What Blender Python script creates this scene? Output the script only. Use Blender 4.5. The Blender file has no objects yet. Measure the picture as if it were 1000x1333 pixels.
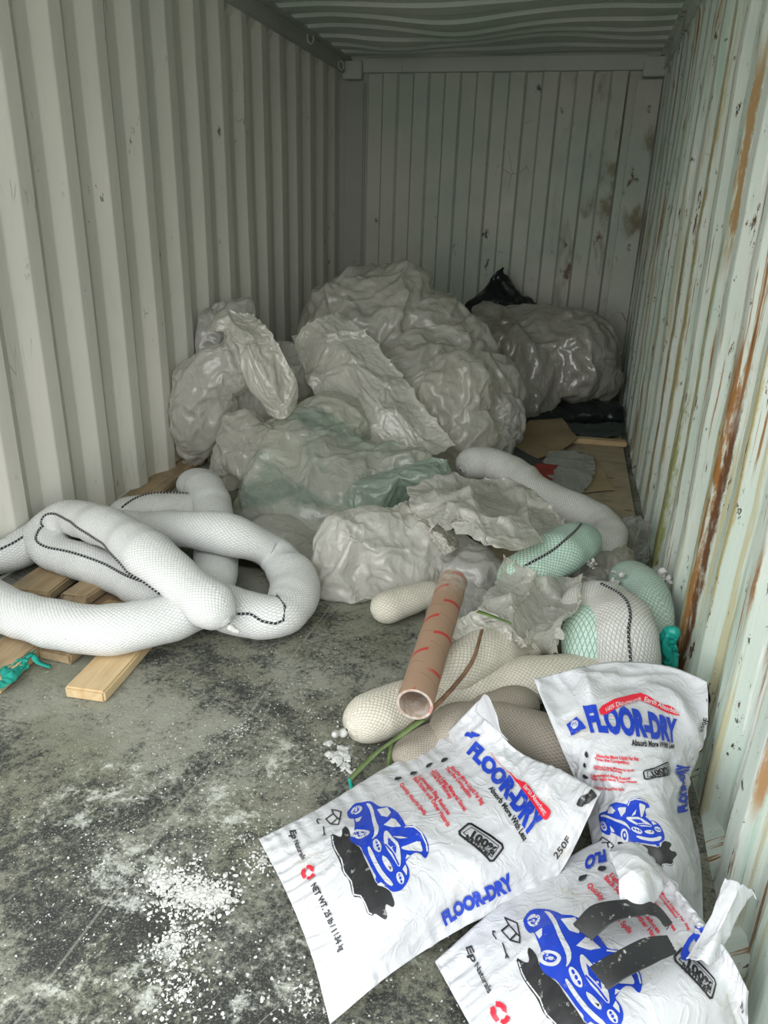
import bpy, bmesh, math, random
import numpy as np
from mathutils import Vector, Matrix, Euler
C = bpy.context.scene.collection
# ---------------------------------------------------------------- camera
S = bpy.context.scene
cam = bpy.data.objects.new('camera', bpy.data.cameras.new('camera')); C.objects.link(cam)
cam.data.sensor_fit = 'VERTICAL'; cam.data.sensor_height = 36.0; cam.data.lens = 36.0*965/1333
cam.data.clip_start = .02
yaw, pitch, roll = -0.23599, -0.38067, 0.032255
fw = Vector((math.sin(yaw)*math.cos(pitch), math.cos(yaw)*math.cos(pitch), math.sin(pitch)))
rt = Vector((math.cos(yaw), -math.sin(yaw), 0)); up = rt.cross(fw)
rt, up = rt*math.cos(roll)+up*math.sin(roll), up*math.cos(roll)-rt*math.sin(roll)
cam.matrix_world = Matrix(((rt.x, up.x, -fw.x, 1.93295), (rt.y, up.y, -fw.y, 0), (rt.z, up.z, -fw.z, 1.29037), (0, 0, 0, 1)))
S.camera = cam
# ---------------------------------------------------------------- light: overcast daylight through the open end
W, H, Y0, L = 2.35, 2.39, 0.40, 6.32
w = bpy.data.worlds.new('overcast'); S.world = w; w.use_nodes = True
wn = w.node_tree; bg = wn.nodes['Background']
tc = wn.nodes.new('ShaderNodeTexCoord'); sx = wn.nodes.new('ShaderNodeSeparateXYZ'); cr = wn.nodes.new('ShaderNodeValToRGB')
wn.links.new(tc.outputs['Generated'], sx.inputs[0]); mz = wn.nodes.new('ShaderNodeMath'); mz.operation = 'MULTIPLY_ADD'; mz.inputs[1].default_value = .5; mz.inputs[2].default_value = .5; wn.links.new(sx.outputs['Z'], mz.inputs[0]); wn.links.new(mz.outputs[0], cr.inputs[0]); wn.links.new(cr.outputs[0], bg.inputs[0])
cr.color_ramp.elements[0].position = 0.46; cr.color_ramp.elements[0].color = (.42, .42, .40, 1)   # pale ground outside
e_ = cr.color_ramp.elements.new(.505); e_.color = (.95, .95, .92, 1)
cr.color_ramp.elements[2].position = 0.8; cr.color_ramp.elements[2].color = (1.12, 1.15, 1.17, 1)
bg.inputs[1].default_value = 3.7
pt = bpy.data.lights.new('doorway_portal', 'AREA'); pt.shape = 'RECTANGLE'; pt.size = W; pt.size_y = H; pt.cycles.is_portal = True
po = bpy.data.objects.new('doorway_portal', pt); C.objects.link(po); po.location = (W/2, Y0-.02, H/2); po.rotation_euler = (math.radians(90), 0, 0)
S.view_settings.view_transform = 'Standard'; S.view_settings.look = 'None'; S.view_settings.gamma = 1
S.view_settings.use_curve_mapping = False; S.view_settings.exposure = 0.06
S.cycles.use_denoising = True; S.cycles.max_bounces = 10; S.cycles.diffuse_bounces = 6; S.cycles.transparent_max_bounces = 12

# ---------------------------------------------------------------- helpers
class N:
    """small node-tree builder"""
    def __init__(s, name):
        s.m = bpy.data.materials.new(name); s.m.use_nodes = True; s.t = s.m.node_tree
        s.b = s.t.nodes['Principled BSDF']; s.out = s.t.nodes['Material Output']
    def n(s, typ, **k):
        x = s.t.nodes.new('ShaderNode'+typ)
        for a, v in k.items(): setattr(x, a, v)
        return x
    def put(s, sock, v):
        if isinstance(v, bpy.types.NodeSocket): s.t.links.new(v, sock)
        elif v is not None:
            if hasattr(sock.default_value, '__len__') and not hasattr(v, '__len__'): v = (v,)*len(sock.default_value)
            if hasattr(sock.default_value, '__len__') and len(sock.default_value) == 4 and len(v) == 3: v = tuple(v)+(1,)
            sock.default_value = v
    def set(s, **k):
        for a, v in k.items(): s.put(s.b.inputs[a.replace('_', ' ')], v)
        return s
    def co(s, kind='Object', scale=(1, 1, 1), rot=(0, 0, 0), loc=(0, 0, 0)):
        if kind == 'Pos': o = s.n('NewGeometry').outputs['Position']
        else: o = s.n('TexCoord').outputs[kind]
        mp = s.n('Mapping'); s.put(mp.inputs[0], o); mp.inputs[3].default_value = scale; mp.inputs[2].default_value = rot; mp.inputs[1].default_value = loc
        return mp.outputs[0]
    def noise(s, co, scale, det=4, rough=.55, dist=0, out=0):
        x = s.n('TexNoise'); s.put(x.inputs['Vector'], co); x.inputs['Scale'].default_value = scale
        x.inputs['Detail'].default_value = det; x.inputs['Roughness'].default_value = rough; x.inputs['Distortion'].default_value = dist
        return x.outputs[out]
    def vor(s, co, scale, feature='F1', out='Distance'):
        x = s.n('TexVoronoi', feature=feature); s.put(x.inputs['Vector'], co); x.inputs['Scale'].default_value = scale
        return x.outputs[out]
    def M(s, op, a, b=None, c=None, clamp=False):
        x = s.n('Math', operation=op); x.use_clamp = clamp
        s.put(x.inputs[0], a)
        if b is not None: s.put(x.inputs[1], b)
        if c is not None: s.put(x.inputs[2], c)
        return x.outputs[0]
    def ss(s, v, a, b, lo=0., hi=1.):
        x = s.n('MapRange', interpolation_type='SMOOTHSTEP'); s.put(x.inputs[0], v)
        for i, q in enumerate((a, b, lo, hi)): x.inputs[i+1].default_value = q
        return x.outputs[0]
    def mix(s, f, a, b, mode='MIX'):
        x = s.n('Mix', data_type='RGBA', blend_type=mode); s.put(x.inputs[0], f); s.put(x.inputs[6], a); s.put(x.inputs[7], b)
        return x.outputs[2]
    def xyz(s, co):
        x = s.n('SeparateXYZ'); s.put(x.inputs[0], co); return x.outputs
    def bump(s, h, strength=.3, dist=.01):
        x = s.n('Bump'); s.put(x.inputs['Height'], h); x.inputs['Strength'].default_value = strength; x.inputs['Distance'].default_value = dist
        s.put(s.b.inputs['Normal'], x.outputs[0]); return x.outputs[0]

def link(name, me, mats, parent=None):
    o = bpy.data.objects.new(name, me); C.objects.link(o)
    for m in (mats if isinstance(mats, (list, tuple)) else [mats]): me.materials.append(m)
    if parent: o.parent = parent
    return o
def mesh(name, v, f, mats, parent=None, smooth=True, mi=None, uv=None):
    me = bpy.data.meshes.new(name)
    me.from_pydata([tuple(map(float, p)) for p in v], [], [tuple(map(int, q)) for q in f])
    if smooth: me.polygons.foreach_set('use_smooth', [True]*len(me.polygons))
    o = link(name, me, mats, parent)
    if mi is not None: me.polygons.foreach_set('material_index', [int(i) for i in mi])
    if uv is not None:
        l = me.uv_layers.new(name='UVMap'); vi = np.zeros(len(me.loops), int); me.loops.foreach_get('vertex_index', vi)
        l.data.foreach_set('uv', np.asarray(uv, float)[vi].ravel())
    me.update(); return o
def tag(o, label=None, cat=None, group=None, kind=None):
    if label: o['label'] = label
    if cat: o['category'] = cat
    if group: o['group'] = group
    if kind: o['kind'] = kind
    return o
def boxes(name, lst, mat, parent=None, bevel=0, smooth=False):
    """several axis boxes (cx,cy,cz,sx,sy,sz) as one mesh"""
    bm = bmesh.new()
    for (cx, cy, cz, sx_, sy_, sz_) in lst:
        bmesh.ops.create_cube(bm, size=1, matrix=Matrix.Translation((cx, cy, cz)) @ Matrix.Diagonal((sx_, sy_, sz_, 1)))
    if bevel: bmesh.ops.bevel(bm, geom=bm.edges[:], offset=bevel, segments=2, affect='EDGES')
    me = bpy.data.meshes.new(name); bm.to_mesh(me); bm.free()
    return link(name, me, mat, parent)
def cr_interp(P, t):
    """Catmull-Rom through P (n,k) at parameters t in 0..1"""
    P = np.asarray(P, float); n = len(P)
    if n == 2: return P[0]+(P[1]-P[0])*np.asarray(t)[:, None]
    Q = np.vstack([2*P[0]-P[1], P, 2*P[-1]-P[-2]])
    x = np.clip(np.asarray(t, float), 0, 1)*(n-1); i = np.minimum(x.astype(int), n-2); u = (x-i)[:, None]
    a, b, c, d = Q[i], Q[i+1], Q[i+2], Q[i+3]
    return .5*((2*b)+(c-a)*u+(2*a-5*b+4*c-d)*u**2+(3*b-a-3*c+d)*u**3)
def net_eval(net, s, t):
    """net[t][s] of points; s,t equal-length arrays"""
    net = np.asarray(net, float); T, Sn, k = net.shape; s = np.asarray(s, float); t = np.asarray(t, float)
    def wts(x, n):
        q = np.eye(n); return cr_interp(q, x)
    return np.einsum('pt,ps,tsk->pk', wts(t, T), wts(s, Sn), net)
def hsh(seed): return np.random.RandomState(seed)
def sn(p, f, rs):
    """cheap smooth noise: sum of sines, about -1..1"""
    o = np.zeros(len(p))
    for k in range(4):
        d = rs.normal(size=3); d /= np.linalg.norm(d)
        o += np.sin(p@d*f*(1+.37*k)*2*math.pi/1.0+rs.uniform(0, 6.28))
    return o/2.6
def crumple(p, seed=0, octs=((2.2, .05), (5, .022), (11, .009), (24, .0035)), warp=.06, stretch=(1, 1, 1)):
    """sum of sharp-crested folds in random directions: the look of creased film"""
    rs = hsh(seed); q = p*np.asarray(stretch); h = np.zeros(len(p))
    wv = np.stack([sn(q, 1.6, rs), sn(q, 1.6, rs), sn(q, 1.6, rs)], 1)*warp
    q = q+wv
    for f, a in octs:
        acc = np.zeros(len(p))
        for k in range(3):
            d = rs.normal(size=3); d /= np.linalg.norm(d)
            x = q@d*f+rs.uniform(0, 1)+.25*sn(q, f*.45, rs)
            tri = np.abs((x % 1)*2-1)
            m = .5+.5*sn(q, f*.35, rs)
            acc += (tri**1.6-.4)*np.clip(m, 0, 1)
        h += a*acc
    return h
def normals(v, f):
    f = np.asarray(f); n = np.zeros_like(v)
    for k in (1, 2):
        if k == 2 and f.shape[1] < 4: break
        a = np.cross(v[f[:, k]]-v[f[:, 0]], v[f[:, (k+1) % f.shape[1]]]-v[f[:, 0]])
        for c in range(f.shape[1]): np.add.at(n, f[:, c], a)
    return n/np.maximum(np.linalg.norm(n, axis=1), 1e-12)[:, None]
def shell(lobes, voxel=.02, smooth=6):
    """ellipsoid lobes (centre, radii, euler) fused into one skin -> verts, quads"""
    bm = bmesh.new()
    for l in lobes:
        c, r = l[0], l[1]; e = l[2] if len(l) > 2 else (0, 0, 0)
        bmesh.ops.create_icosphere(bm, subdivisions=4, radius=1, matrix=Matrix.Translation(c) @ Euler([math.radians(a) for a in e]).to_matrix().to_4x4() @ Matrix.Diagonal((*r, 1)))
    me = bpy.data.meshes.new('tmp'); bm.to_mesh(me); bm.free()
    o = bpy.data.objects.new('tmp', me); C.objects.link(o)
    m = o.modifiers.new('r', 'REMESH'); m.mode = 'VOXEL'; m.voxel_size = voxel
    if smooth:
        q = o.modifiers.new('s', 'SMOOTH'); q.iterations = smooth; q.factor = .6
    dg = bpy.context.evaluated_depsgraph_get(); ev = o.evaluated_get(dg); em = ev.to_mesh()
    v = np.zeros(len(em.vertices)*3); em.vertices.foreach_get('co', v); v = v.reshape(-1, 3)
    f = np.array([list(p.vertices) for p in em.polygons if len(p.vertices) == 4])
    ev.to_mesh_clear(); bpy.data.objects.remove(o); bpy.data.meshes.remove(me)
    return v, f
def edges_of(f):
    e = np.vstack([f[:, [i, (i+1) % 4]] for i in range(4)]); e.sort(axis=1); return np.unique(e, axis=0)
def floor_clamp(v, z=.004): v[:, 2] = np.maximum(v[:, 2], z+.002*(v[:, 2] < z)); return v
def stay_inside(v):
    v[:, 0] = np.clip(v[:, 0], .005, W-.012); v[:, 1] = np.minimum(v[:, 1], L-.01); return v
JOBS = []
def film_job(name, v, f, core_v, core_f, mat, parent, slack, seed, amp, stretch, z, thick, pin=None, bend=.02, fac=None):
    """queue a slack film to be draped over its own full core by the cloth solver"""
    k = len(JOBS); col = bpy.data.collections.new('core_%d' % k); C.children.link(col)
    cm = bpy.data.meshes.new('core'); cm.from_pydata(core_v.tolist(), [], core_f.tolist()); co = bpy.data.objects.new('core', cm); col.objects.link(co)
    co.modifiers.new('c', 'COLLISION'); co.collision.thickness_outer = .006; co.collision.thickness_inner = .05; co.collision.cloth_friction = 30
    o = mesh(name, v, f, mat, parent)
    if pin is not None:
        g = o.vertex_groups.new(name='pin'); g.add([int(i) for i in np.nonzero(pin)[0]], 1.0, 'REPLACE')
    m = o.modifiers.new('c', 'CLOTH'); q = m.settings; q.quality = 3; q.mass = .12; q.tension_stiffness = 12; q.compression_stiffness = 12; q.shear_stiffness = 4
    q.bending_stiffness = bend; q.air_damping = 5; q.shrink_min = -slack; q.shrink_max = -slack; q.effector_weights.gravity = .45
    if pin is not None: q.vertex_group_mass = 'pin'
    c = m.collision_settings; c.collection = col; c.distance_min = .005; c.collision_quality = 2; c.use_self_collision = False
    JOBS.append((o, f, col, co, seed, amp, stretch, z, thick)); return o
def run_cloth(frames_=22):
    bpy.context.scene.frame_start = 1; bpy.context.scene.frame_end = frames_
    for j in JOBS: j[0].modifiers['c'].point_cache.frame_end = frames_
    for fr in range(1, frames_+1): bpy.context.scene.frame_set(fr)
    dg = bpy.context.evaluated_depsgraph_get(); res = []
    for j in JOBS:
        em = j[0].evaluated_get(dg).to_mesh(); w_ = np.zeros(len(em.vertices)*3); em.vertices.foreach_get('co', w_); res.append(w_.reshape(-1, 3))
    for j, w_ in zip(JOBS, res):
        o, f, col, co, seed, amp, stretch, z, thick = j
        o.modifiers.clear(); o.vertex_groups.clear(); bpy.data.objects.remove(co); bpy.data.collections.remove(col)
        q = o.modifiers.new('s', 'SUBSURF'); q.levels = 1; o.data.vertices.foreach_set('co', w_.ravel()); o.data.update()
        dg = bpy.context.evaluated_depsgraph_get(); em = bpy.data.meshes.new_from_object(o.evaluated_get(dg)); o.modifiers.clear(); old = o.data; o.data = em; bpy.data.meshes.remove(old)
        v = np.zeros(len(em.vertices)*3); em.vertices.foreach_get('co', v); v = v.reshape(-1, 3); n = np.zeros(len(v)*3); em.vertices.foreach_get('normal', n); n = n.reshape(-1, 3)
        v = v+n*crumple(v, seed+5, ((4, .012*amp), (9, .0065*amp), (19, .0028*amp)), warp=.10, stretch=stretch)[:, None]
        v = stay_inside(floor_clamp(v, z)); em.vertices.foreach_set('co', v.ravel()); em.update()
        if thick:
            m = o.modifiers.new('thickness', 'SOLIDIFY'); m.thickness = thick; m.offset = 0
    bpy.context.scene.frame_set(1); JOBS.clear()
def film_bag(name, lobes, mat, label, cat='plastic bag', voxel=.028, grow=1.13, seed=1, amp=1., group=None, z=.004, stretch=(1, 1, 1), parent=None, slack=None):
    v, f = shell(lobes, voxel*.82)
    n = normals(v, f); sc_ = voxel/.026
    core = v-n*(.012+np.clip(crumple(v, seed, ((1.5/sc_**.5, .11*amp*sc_), (3.2, .06*amp*sc_)), stretch=stretch)+.03*amp, 0, .14*sc_))[:, None]
    skin = v+n*(crumple(v, seed+9, ((2.2, .04*amp*sc_), (5, .016*amp*sc_)), stretch=stretch)+.01)[:, None]
    skin = stay_inside(skin)
    rs = hsh(seed+3); pin = rs.uniform(0, 1, len(v)) < .004
    o = film_job(name, skin, f, core, f, mat, parent, (grow-1)*1.6 if slack is None else slack, seed, amp*sc_, stretch, z, 0, pin)
    if parent is None: tag(o, label, cat, group)
    return o
def film_sheet(name, net, mat, label=None, cat='plastic sheet', nu=70, nv=70, seed=1, amp=1., thick=.0015, parent=None, grow=1.06, group=None, ragged=.0, z=.004, pin=True, sim=True):
    """slack sheet through a net of control points net[t][s]"""
    s, t = np.meshgrid(np.linspace(0, 1, nu), np.linspace(0, 1, nv)); s = s.ravel(); t = t.ravel()
    k = ragged or .03; rs = hsh(seed+77)
    s2 = .5+(s-.5)*(1+k*(sn(np.stack([t*2, t*0, t*0], 1), 1.9, rs))); t2 = .5+(t-.5)*(1+k*(sn(np.stack([s*2, s*0, s*0], 1), 1.9, rs)))
    v = net_eval(net, s2, t2)
    i = np.arange(nu*nv).reshape(nv, nu); f = np.stack([i[:-1, :-1], i[:-1, 1:], i[1:, 1:], i[1:, :-1]], -1).reshape(-1, 4)
    n = normals(v, f); out = n if (n[:, 2]-n[:, 1]).mean() > 0 else -n
    core = v-out*(.016+np.clip(crumple(v, seed, ((2.5, .05*amp), (5.5, .03*amp)))+.01, 0, .06))[:, None]
    skin = v+out*(crumple(v, seed+9, ((2.4, .045*amp), (5, .02*amp)))+.006)[:, None]
    if sim:
        o = film_job(name, skin, f, core, f, mat, parent, (grow-1)*1.1, seed, amp*.8, (1, 1, 1), z, thick, ((((t < 1e-6) | (t > 1-1e-6)) & (((s*9) % 1 < 1.2/nu*9) | (s > .999))) | (((s < 1e-6) | (s > 1-1e-6)) & ((t*10) % 1 < 1.2/nv*10)) | (hsh(seed+3).uniform(0, 1, len(s)) < .003)) if pin else None)
    else:
        skin = skin+out*crumple(skin, seed+4, ((7, .016*amp), (15, .007*amp)))[:, None]
        o = mesh(name, stay_inside(floor_clamp(skin, z)), f, mat, parent); m = o.modifiers.new('thickness', 'SOLIDIFY'); m.thickness = thick; m.offset = 0
    if parent is None: tag(o, label, cat, group)
    return o
def frames(P):
    T = np.gradient(P, axis=0); T /= np.linalg.norm(T, axis=1)[:, None]
    side = np.cross(T, [0, 0, 1.]); ln = np.linalg.norm(side, axis=1)[:, None]
    side = side/np.maximum(ln, 1e-6)
    for i in range(1, len(side)):
        if ln[i] < .15 or side[i]@side[i-1] < 0:
            q = side[i-1]-T[i]*(side[i-1]@T[i]); side[i] = q/np.linalg.norm(q)
    return T, side, np.cross(side, T)
def tube_pts(path, n): 
    P = np.asarray(path, float); d = np.r_[0, np.cumsum(np.linalg.norm(np.diff(P[:, :3], axis=0), axis=1))]; 
    u = np.linspace(0, 1, n*4); Q = cr_interp(P, u); d = np.r_[0, np.cumsum(np.linalg.norm(np.diff(Q[:, :3], axis=0), axis=1))]
    s = np.linspace(0, d[-1], n); return np.stack([np.interp(s, d, Q[:, k]) for k in range(Q.shape[1])], 1), d[-1]
def sock(name, path, r, mat, label, cat='absorbent sock', group=None, ends=(1, 1), lump=.05, seed=0, squash=.86, knots=(), cord=None, cord_mat=None, knot_mat=None, nr=40):
    """soft netted sock along a path; cord = list of (t, angle deg) runs"""
    P, ln = tube_pts(path, max(24, int(sum(np.linalg.norm(np.diff(np.array(path), axis=0), axis=1))/.014)))
    n = len(P); T, sd, upv = frames(P); s = np.linspace(0, ln, n)
    rs = hsh(seed); prof = np.ones(n)
    for k, (a, g) in enumerate(((s, ends[0]), (ln-s, ends[1]))):
        if g: prof *= np.sqrt(np.clip(1-(1-np.clip(a/(r*1.25), 0, 1))**2, .004, 1))
    rr = r*prof*(1+lump*sn(P[:, :3], 1.6, rs)+lump*.5*sn(P[:, :3], 4, rs))
    th = np.linspace(0, 2*math.pi, nr+1)
    V = []; UV = []
    for j in range(nr+1):
        c, q = math.cos(th[j]), math.sin(th[j])
        V.append(P+upv*(c*rr*squash)[:, None]+sd*(q*rr*1.06)[:, None]); UV.append(np.stack([s, np.full(n, th[j]*r)], 1))
    V = np.stack(V, 1); UV = np.stack(UV, 1)
    # slight wrinkles pinched on the inside of bends
    V = V.reshape(-1, 3); 
    i = np.arange(n*(nr+1)).reshape(n, nr+1); f = np.stack([i[:-1, :-1], i[:-1, 1:], i[1:, 1:], i[1:, :-1]], -1).reshape(-1, 4)
    nn = V-np.repeat(P, nr+1, 0); nn /= np.maximum(np.linalg.norm(nn, axis=1), 1e-9)[:, None]
    hh = crumple(np.repeat(P, nr+1, 0)*.6+V*.4, seed+3, ((3, .010), (8, .004))); seam = hh.reshape(n, nr+1); seam[:, -1] = seam[:, 0]
    V = V+nn*(seam.ravel()*np.repeat(prof, nr+1))[:, None]
    V = stay_inside(floor_clamp(V, .004))
    o = mesh(name, V, f, mat, None, uv=UV.reshape(-1, 2)); tag(o, label, cat, group)
    surf = V.reshape(n, nr+1, 3)
    if cord:
        for run in cord:
            tt = np.array([q[0] for q in run]); aa = np.radians([q[1] for q in run])
            u = np.linspace(tt[0], tt[-1], max(8, int((tt[-1]-tt[0])*ln/.008))); a = np.interp(u, tt, aa) % (2*math.pi)
            if len(tt) > 2: a = cr_interp(np.array(aa)[:, None], (np.interp(u, tt, np.linspace(0, 1, len(tt)))))[:, 0] % (2*math.pi)
            x = u*(n-1); i0 = np.minimum(x.astype(int), n-2); fx = (x-i0)[:, None]; y = a/(2*math.pi)*nr; j0 = np.minimum(y.astype(int), nr-1); fy = (y-j0)[:, None]
            Q = (surf[i0, j0]*(1-fx)+surf[i0+1, j0]*fx)*(1-fy)+(surf[i0, j0+1]*(1-fx)+surf[i0+1, j0+1]*fx)*fy
            pc = P[i0]*(1-fx)+P[i0+1]*fx; d = Q-pc; d /= np.linalg.norm(d, axis=1)[:, None]
            tube('cord', Q+d*.002, .0042, cord_mat, o, nr=8)
    for e in knots:
        k = 0 if e == 0 else -1; d = (P[0]-P[2]) if e == 0 else (P[-1]-P[-3]); d /= np.linalg.norm(d)
        c = P[k]+d*.004; lob = []
        for q in range(3):
            w_ = rs.normal(size=3)*.004; lob.append((tuple(c+d*(.010+.016*q)+w_), (.012-.002*q, .014-.003*q, .011-.001*q)))
        v, f2 = shell(lob, .0035, 2); v = floor_clamp(v, .004); mesh('knot', v, f2, knot_mat or mat, o)
    return o
def tube(name, P, r, mat, parent=None, nr=10, closed_ends=True, uvs=1.):
    P = np.asarray(P, float); n = len(P); T, sd, upv = frames(P); r = np.broadcast_to(r, (n,))
    th = np.linspace(0, 2*math.pi, nr+1); s = np.r_[0, np.cumsum(np.linalg.norm(np.diff(P, axis=0), axis=1))]
    V = np.stack([P+upv*(math.cos(a)*r)[:, None]+sd*(math.sin(a)*r)[:, None] for a in th], 1)
    UV = np.stack([np.stack([s, np.full(n, a*r[0])], 1) for a in th], 1)
    i = np.arange(n*(nr+1)).reshape(n, nr+1); f = np.stack([i[:-1, :-1], i[:-1, 1:], i[1:, 1:], i[1:, :-1]], -1).reshape(-1, 4)
    return mesh(name, V.reshape(-1, 3), f, mat, parent, uv=UV.reshape(-1, 2))

# ---------------------------------------------------------------- materials of the container
def mat_wall(name, base, scuff, chip_amt, rust=0.):
    k = N(name); P = k.co('Pos'); x, y, z = k.xyz(P)
    big = k.noise(P, 1.3, 4); fine = k.noise(k.co('Pos', (1, 6, .8)), 6, 6, .7)
    c = k.mix(k.ss(big, .35, .7), base, tuple(a*b for a, b in zip(base, scuff)))
    c = k.mix(k.M('MULTIPLY', k.ss(fine, .5, .75), .35), c, tuple(a*.80 for a in base))
    # grime low on the walls, chips and scratches
    ch = k.noise(k.co('Pos', (1, 1.6, .55)), 9, 8, .72)
    band = k.ss(k.noise(P, 1.1, 3), .42, .62)
    chips = k.M('MULTIPLY', k.ss(ch, chip_amt, chip_amt+.02), band)
    scr = k.ss(k.vor(k.co('Pos', (1, 5, .7)), 5, 'DISTANCE_TO_EDGE'), .012, .002)
    scr = k.M('MULTIPLY', scr, k.ss(k.noise(P, 3.3, 4), .60, .66))
    c = k.mix(chips, c, (.055, .045, .035)); c = k.mix(k.M('MULTIPLY', scr, .7), c, (.09, .085, .07))
    if rust:
        st = k.noise(k.co('Pos', (1, 9, .35)), 3.2, 6, .62, .3); msk = k.M('MULTIPLY', k.ss(st, .54, .64), k.ss(x, 1.35, 2.2))
        c = k.mix(k.M('MULTIPLY', msk, rust), c, (.17, .13, .055))
        msk2 = k.M('MULTIPLY', k.ss(k.noise(k.co('Pos', (1, 8, .6), loc=(3, 1, 2)), 4, 8, .7), .63, .68), k.ss(x, 1.2, 2.0))
        c = k.mix(msk2, c, (.10, .05, .025))
    k.set(Base_Color=c, Roughness=k.ss(fine, .3, .8, .42, .65), Specular_IOR_Level=.4)
    k.bump(k.M('ADD', big, k.M('MULTIPLY', fine, .3)), .15, .01); return k.m
def mat_right(name='weathered_mint_paint'):
    k = N(name); P = k.co('Pos'); x, y, z = k.xyz(P)
    big = k.noise(k.co('Pos', (1, 1, .5)), 2.2, 5); st = k.noise(k.co('Pos', (1, 7, .30)), 2.6, 8, .66, .1)
    c = k.mix(k.ss(big, .35, .65), (.53, .62, .55), (.66, .71, .65))
    c = k.mix(k.ss(k.noise(k.co('Pos', (1, 5, .5), loc=(4, 4, 4)), 3, 6, .6), .55, .68), c, (.42, .58, .48))
    c = k.mix(k.ss(k.noise(k.co('Pos', (1, 6, .4), loc=(7, 2, 1)), 3, 6, .6), .60, .66), c, (.76, .78, .74))
    # ochre and rust runs
    c = k.mix(k.M('MULTIPLY', k.ss(st, .55, .64), .7), c, (.42, .37, .18))
    st2 = k.noise(k.co('Pos', (1, 10, .35), loc=(9, 5, 3)), 2.8, 8, .7, .12)
    c = k.mix(k.ss(st2, .565, .62), c, (.30, .16, .06))
    c = k.mix(k.ss(st2, .63, .67), c, (.10, .045, .022))
    def run(c, y0, wy, z0, z1, col, edge=.10):
        a = k.M('ABSOLUTE', k.M('SUBTRACT', y, y0)); a = k.M('ADD', a, k.M('MULTIPLY', k.M('SUBTRACT', k.noise(k.co('Pos', (1, 4, 1.5)), 5, 7, .75), .5), wy*2.2))
        m = k.ss(a, wy, wy*.45)
        m = k.M('MULTIPLY', m, k.M('MULTIPLY', k.ss(z, z0-edge, z0+edge), k.ss(z, z1+edge, z1-edge)))
        m = k.M('MULTIPLY', m, k.ss(k.noise(k.co('Pos', (1, 5, 1.2), loc=(y0, 0, 3)), 4.5, 8, .72), .40, .50, .12, 1))
        return k.mix(m, c, col)
    c = run(c, 2.08, .060, .0, 1.0, (.30, .135, .035)); c = run(c, 2.105, .026, .1, .9, (.52, .43, .22)); c = run(c, 2.035, .018, -.1, .85, (.12, .05, .02)); c = run(c, 2.15, .016, .2, 1.6, (.20, .09, .03))
    c = run(c, 2.93, .075, -.1, .75, (.30, .31, .12)); c = run(c, 2.68, .06, .45, 1.15, (.44, .40, .16)); c = run(c, 2.60, .025, 1.2, 1.75, (.34, .22, .10)); c = run(c, 2.48, .03, .7, 1.3, (.46, .42, .18))
    c = run(c, 1.96, .05, .75, 1.25, (.60, .52, .32)); c = run(c, 1.80, .02, .4, 1.6, (.48, .42, .20)); c = run(c, 1.33, .022, .14, .30, (.30, .13, .05), .04); c = run(c, 1.35, .012, .40, .52, (.22, .09, .035), .04)
    c = run(c, 1.22, .018, .28, .48, (.38, .22, .10), .05); c = run(c, 1.06, .035, -.1, .22, (.26, .12, .05), .05); c = run(c, 1.52, .018, .55, .68, (.30, .15, .06), .04); c = run(c, 3.5, .06, .1, 1.3, (.36, .27, .12)); c = run(c, 3.2, .04, .3, 2.0, (.42, .36, .17)); c = run(c, 4.1, .05, .3, 1.6, (.34, .24, .11))
    sp = k.noise(k.co('Pos', (1, 1.6, 1)), 16, 7, .75); c = k.mix(k.M('MULTIPLY', k.ss(sp, .635, .65), 1.0), c, (.05, .03, .02))
    sp2 = k.noise(k.co('Pos', (1, 3, .8), loc=(1, 8, 2)), 9, 8, .75); c = k.mix(k.ss(sp2, .61, .63), c, (.11, .05, .025))
    k.set(Base_Color=c, Roughness=k.ss(st, .4, .7, .38, .8)); k.bump(k.M('ADD', st, k.M('MULTIPLY', sp, .3)), .35, .012); return k.m
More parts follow.
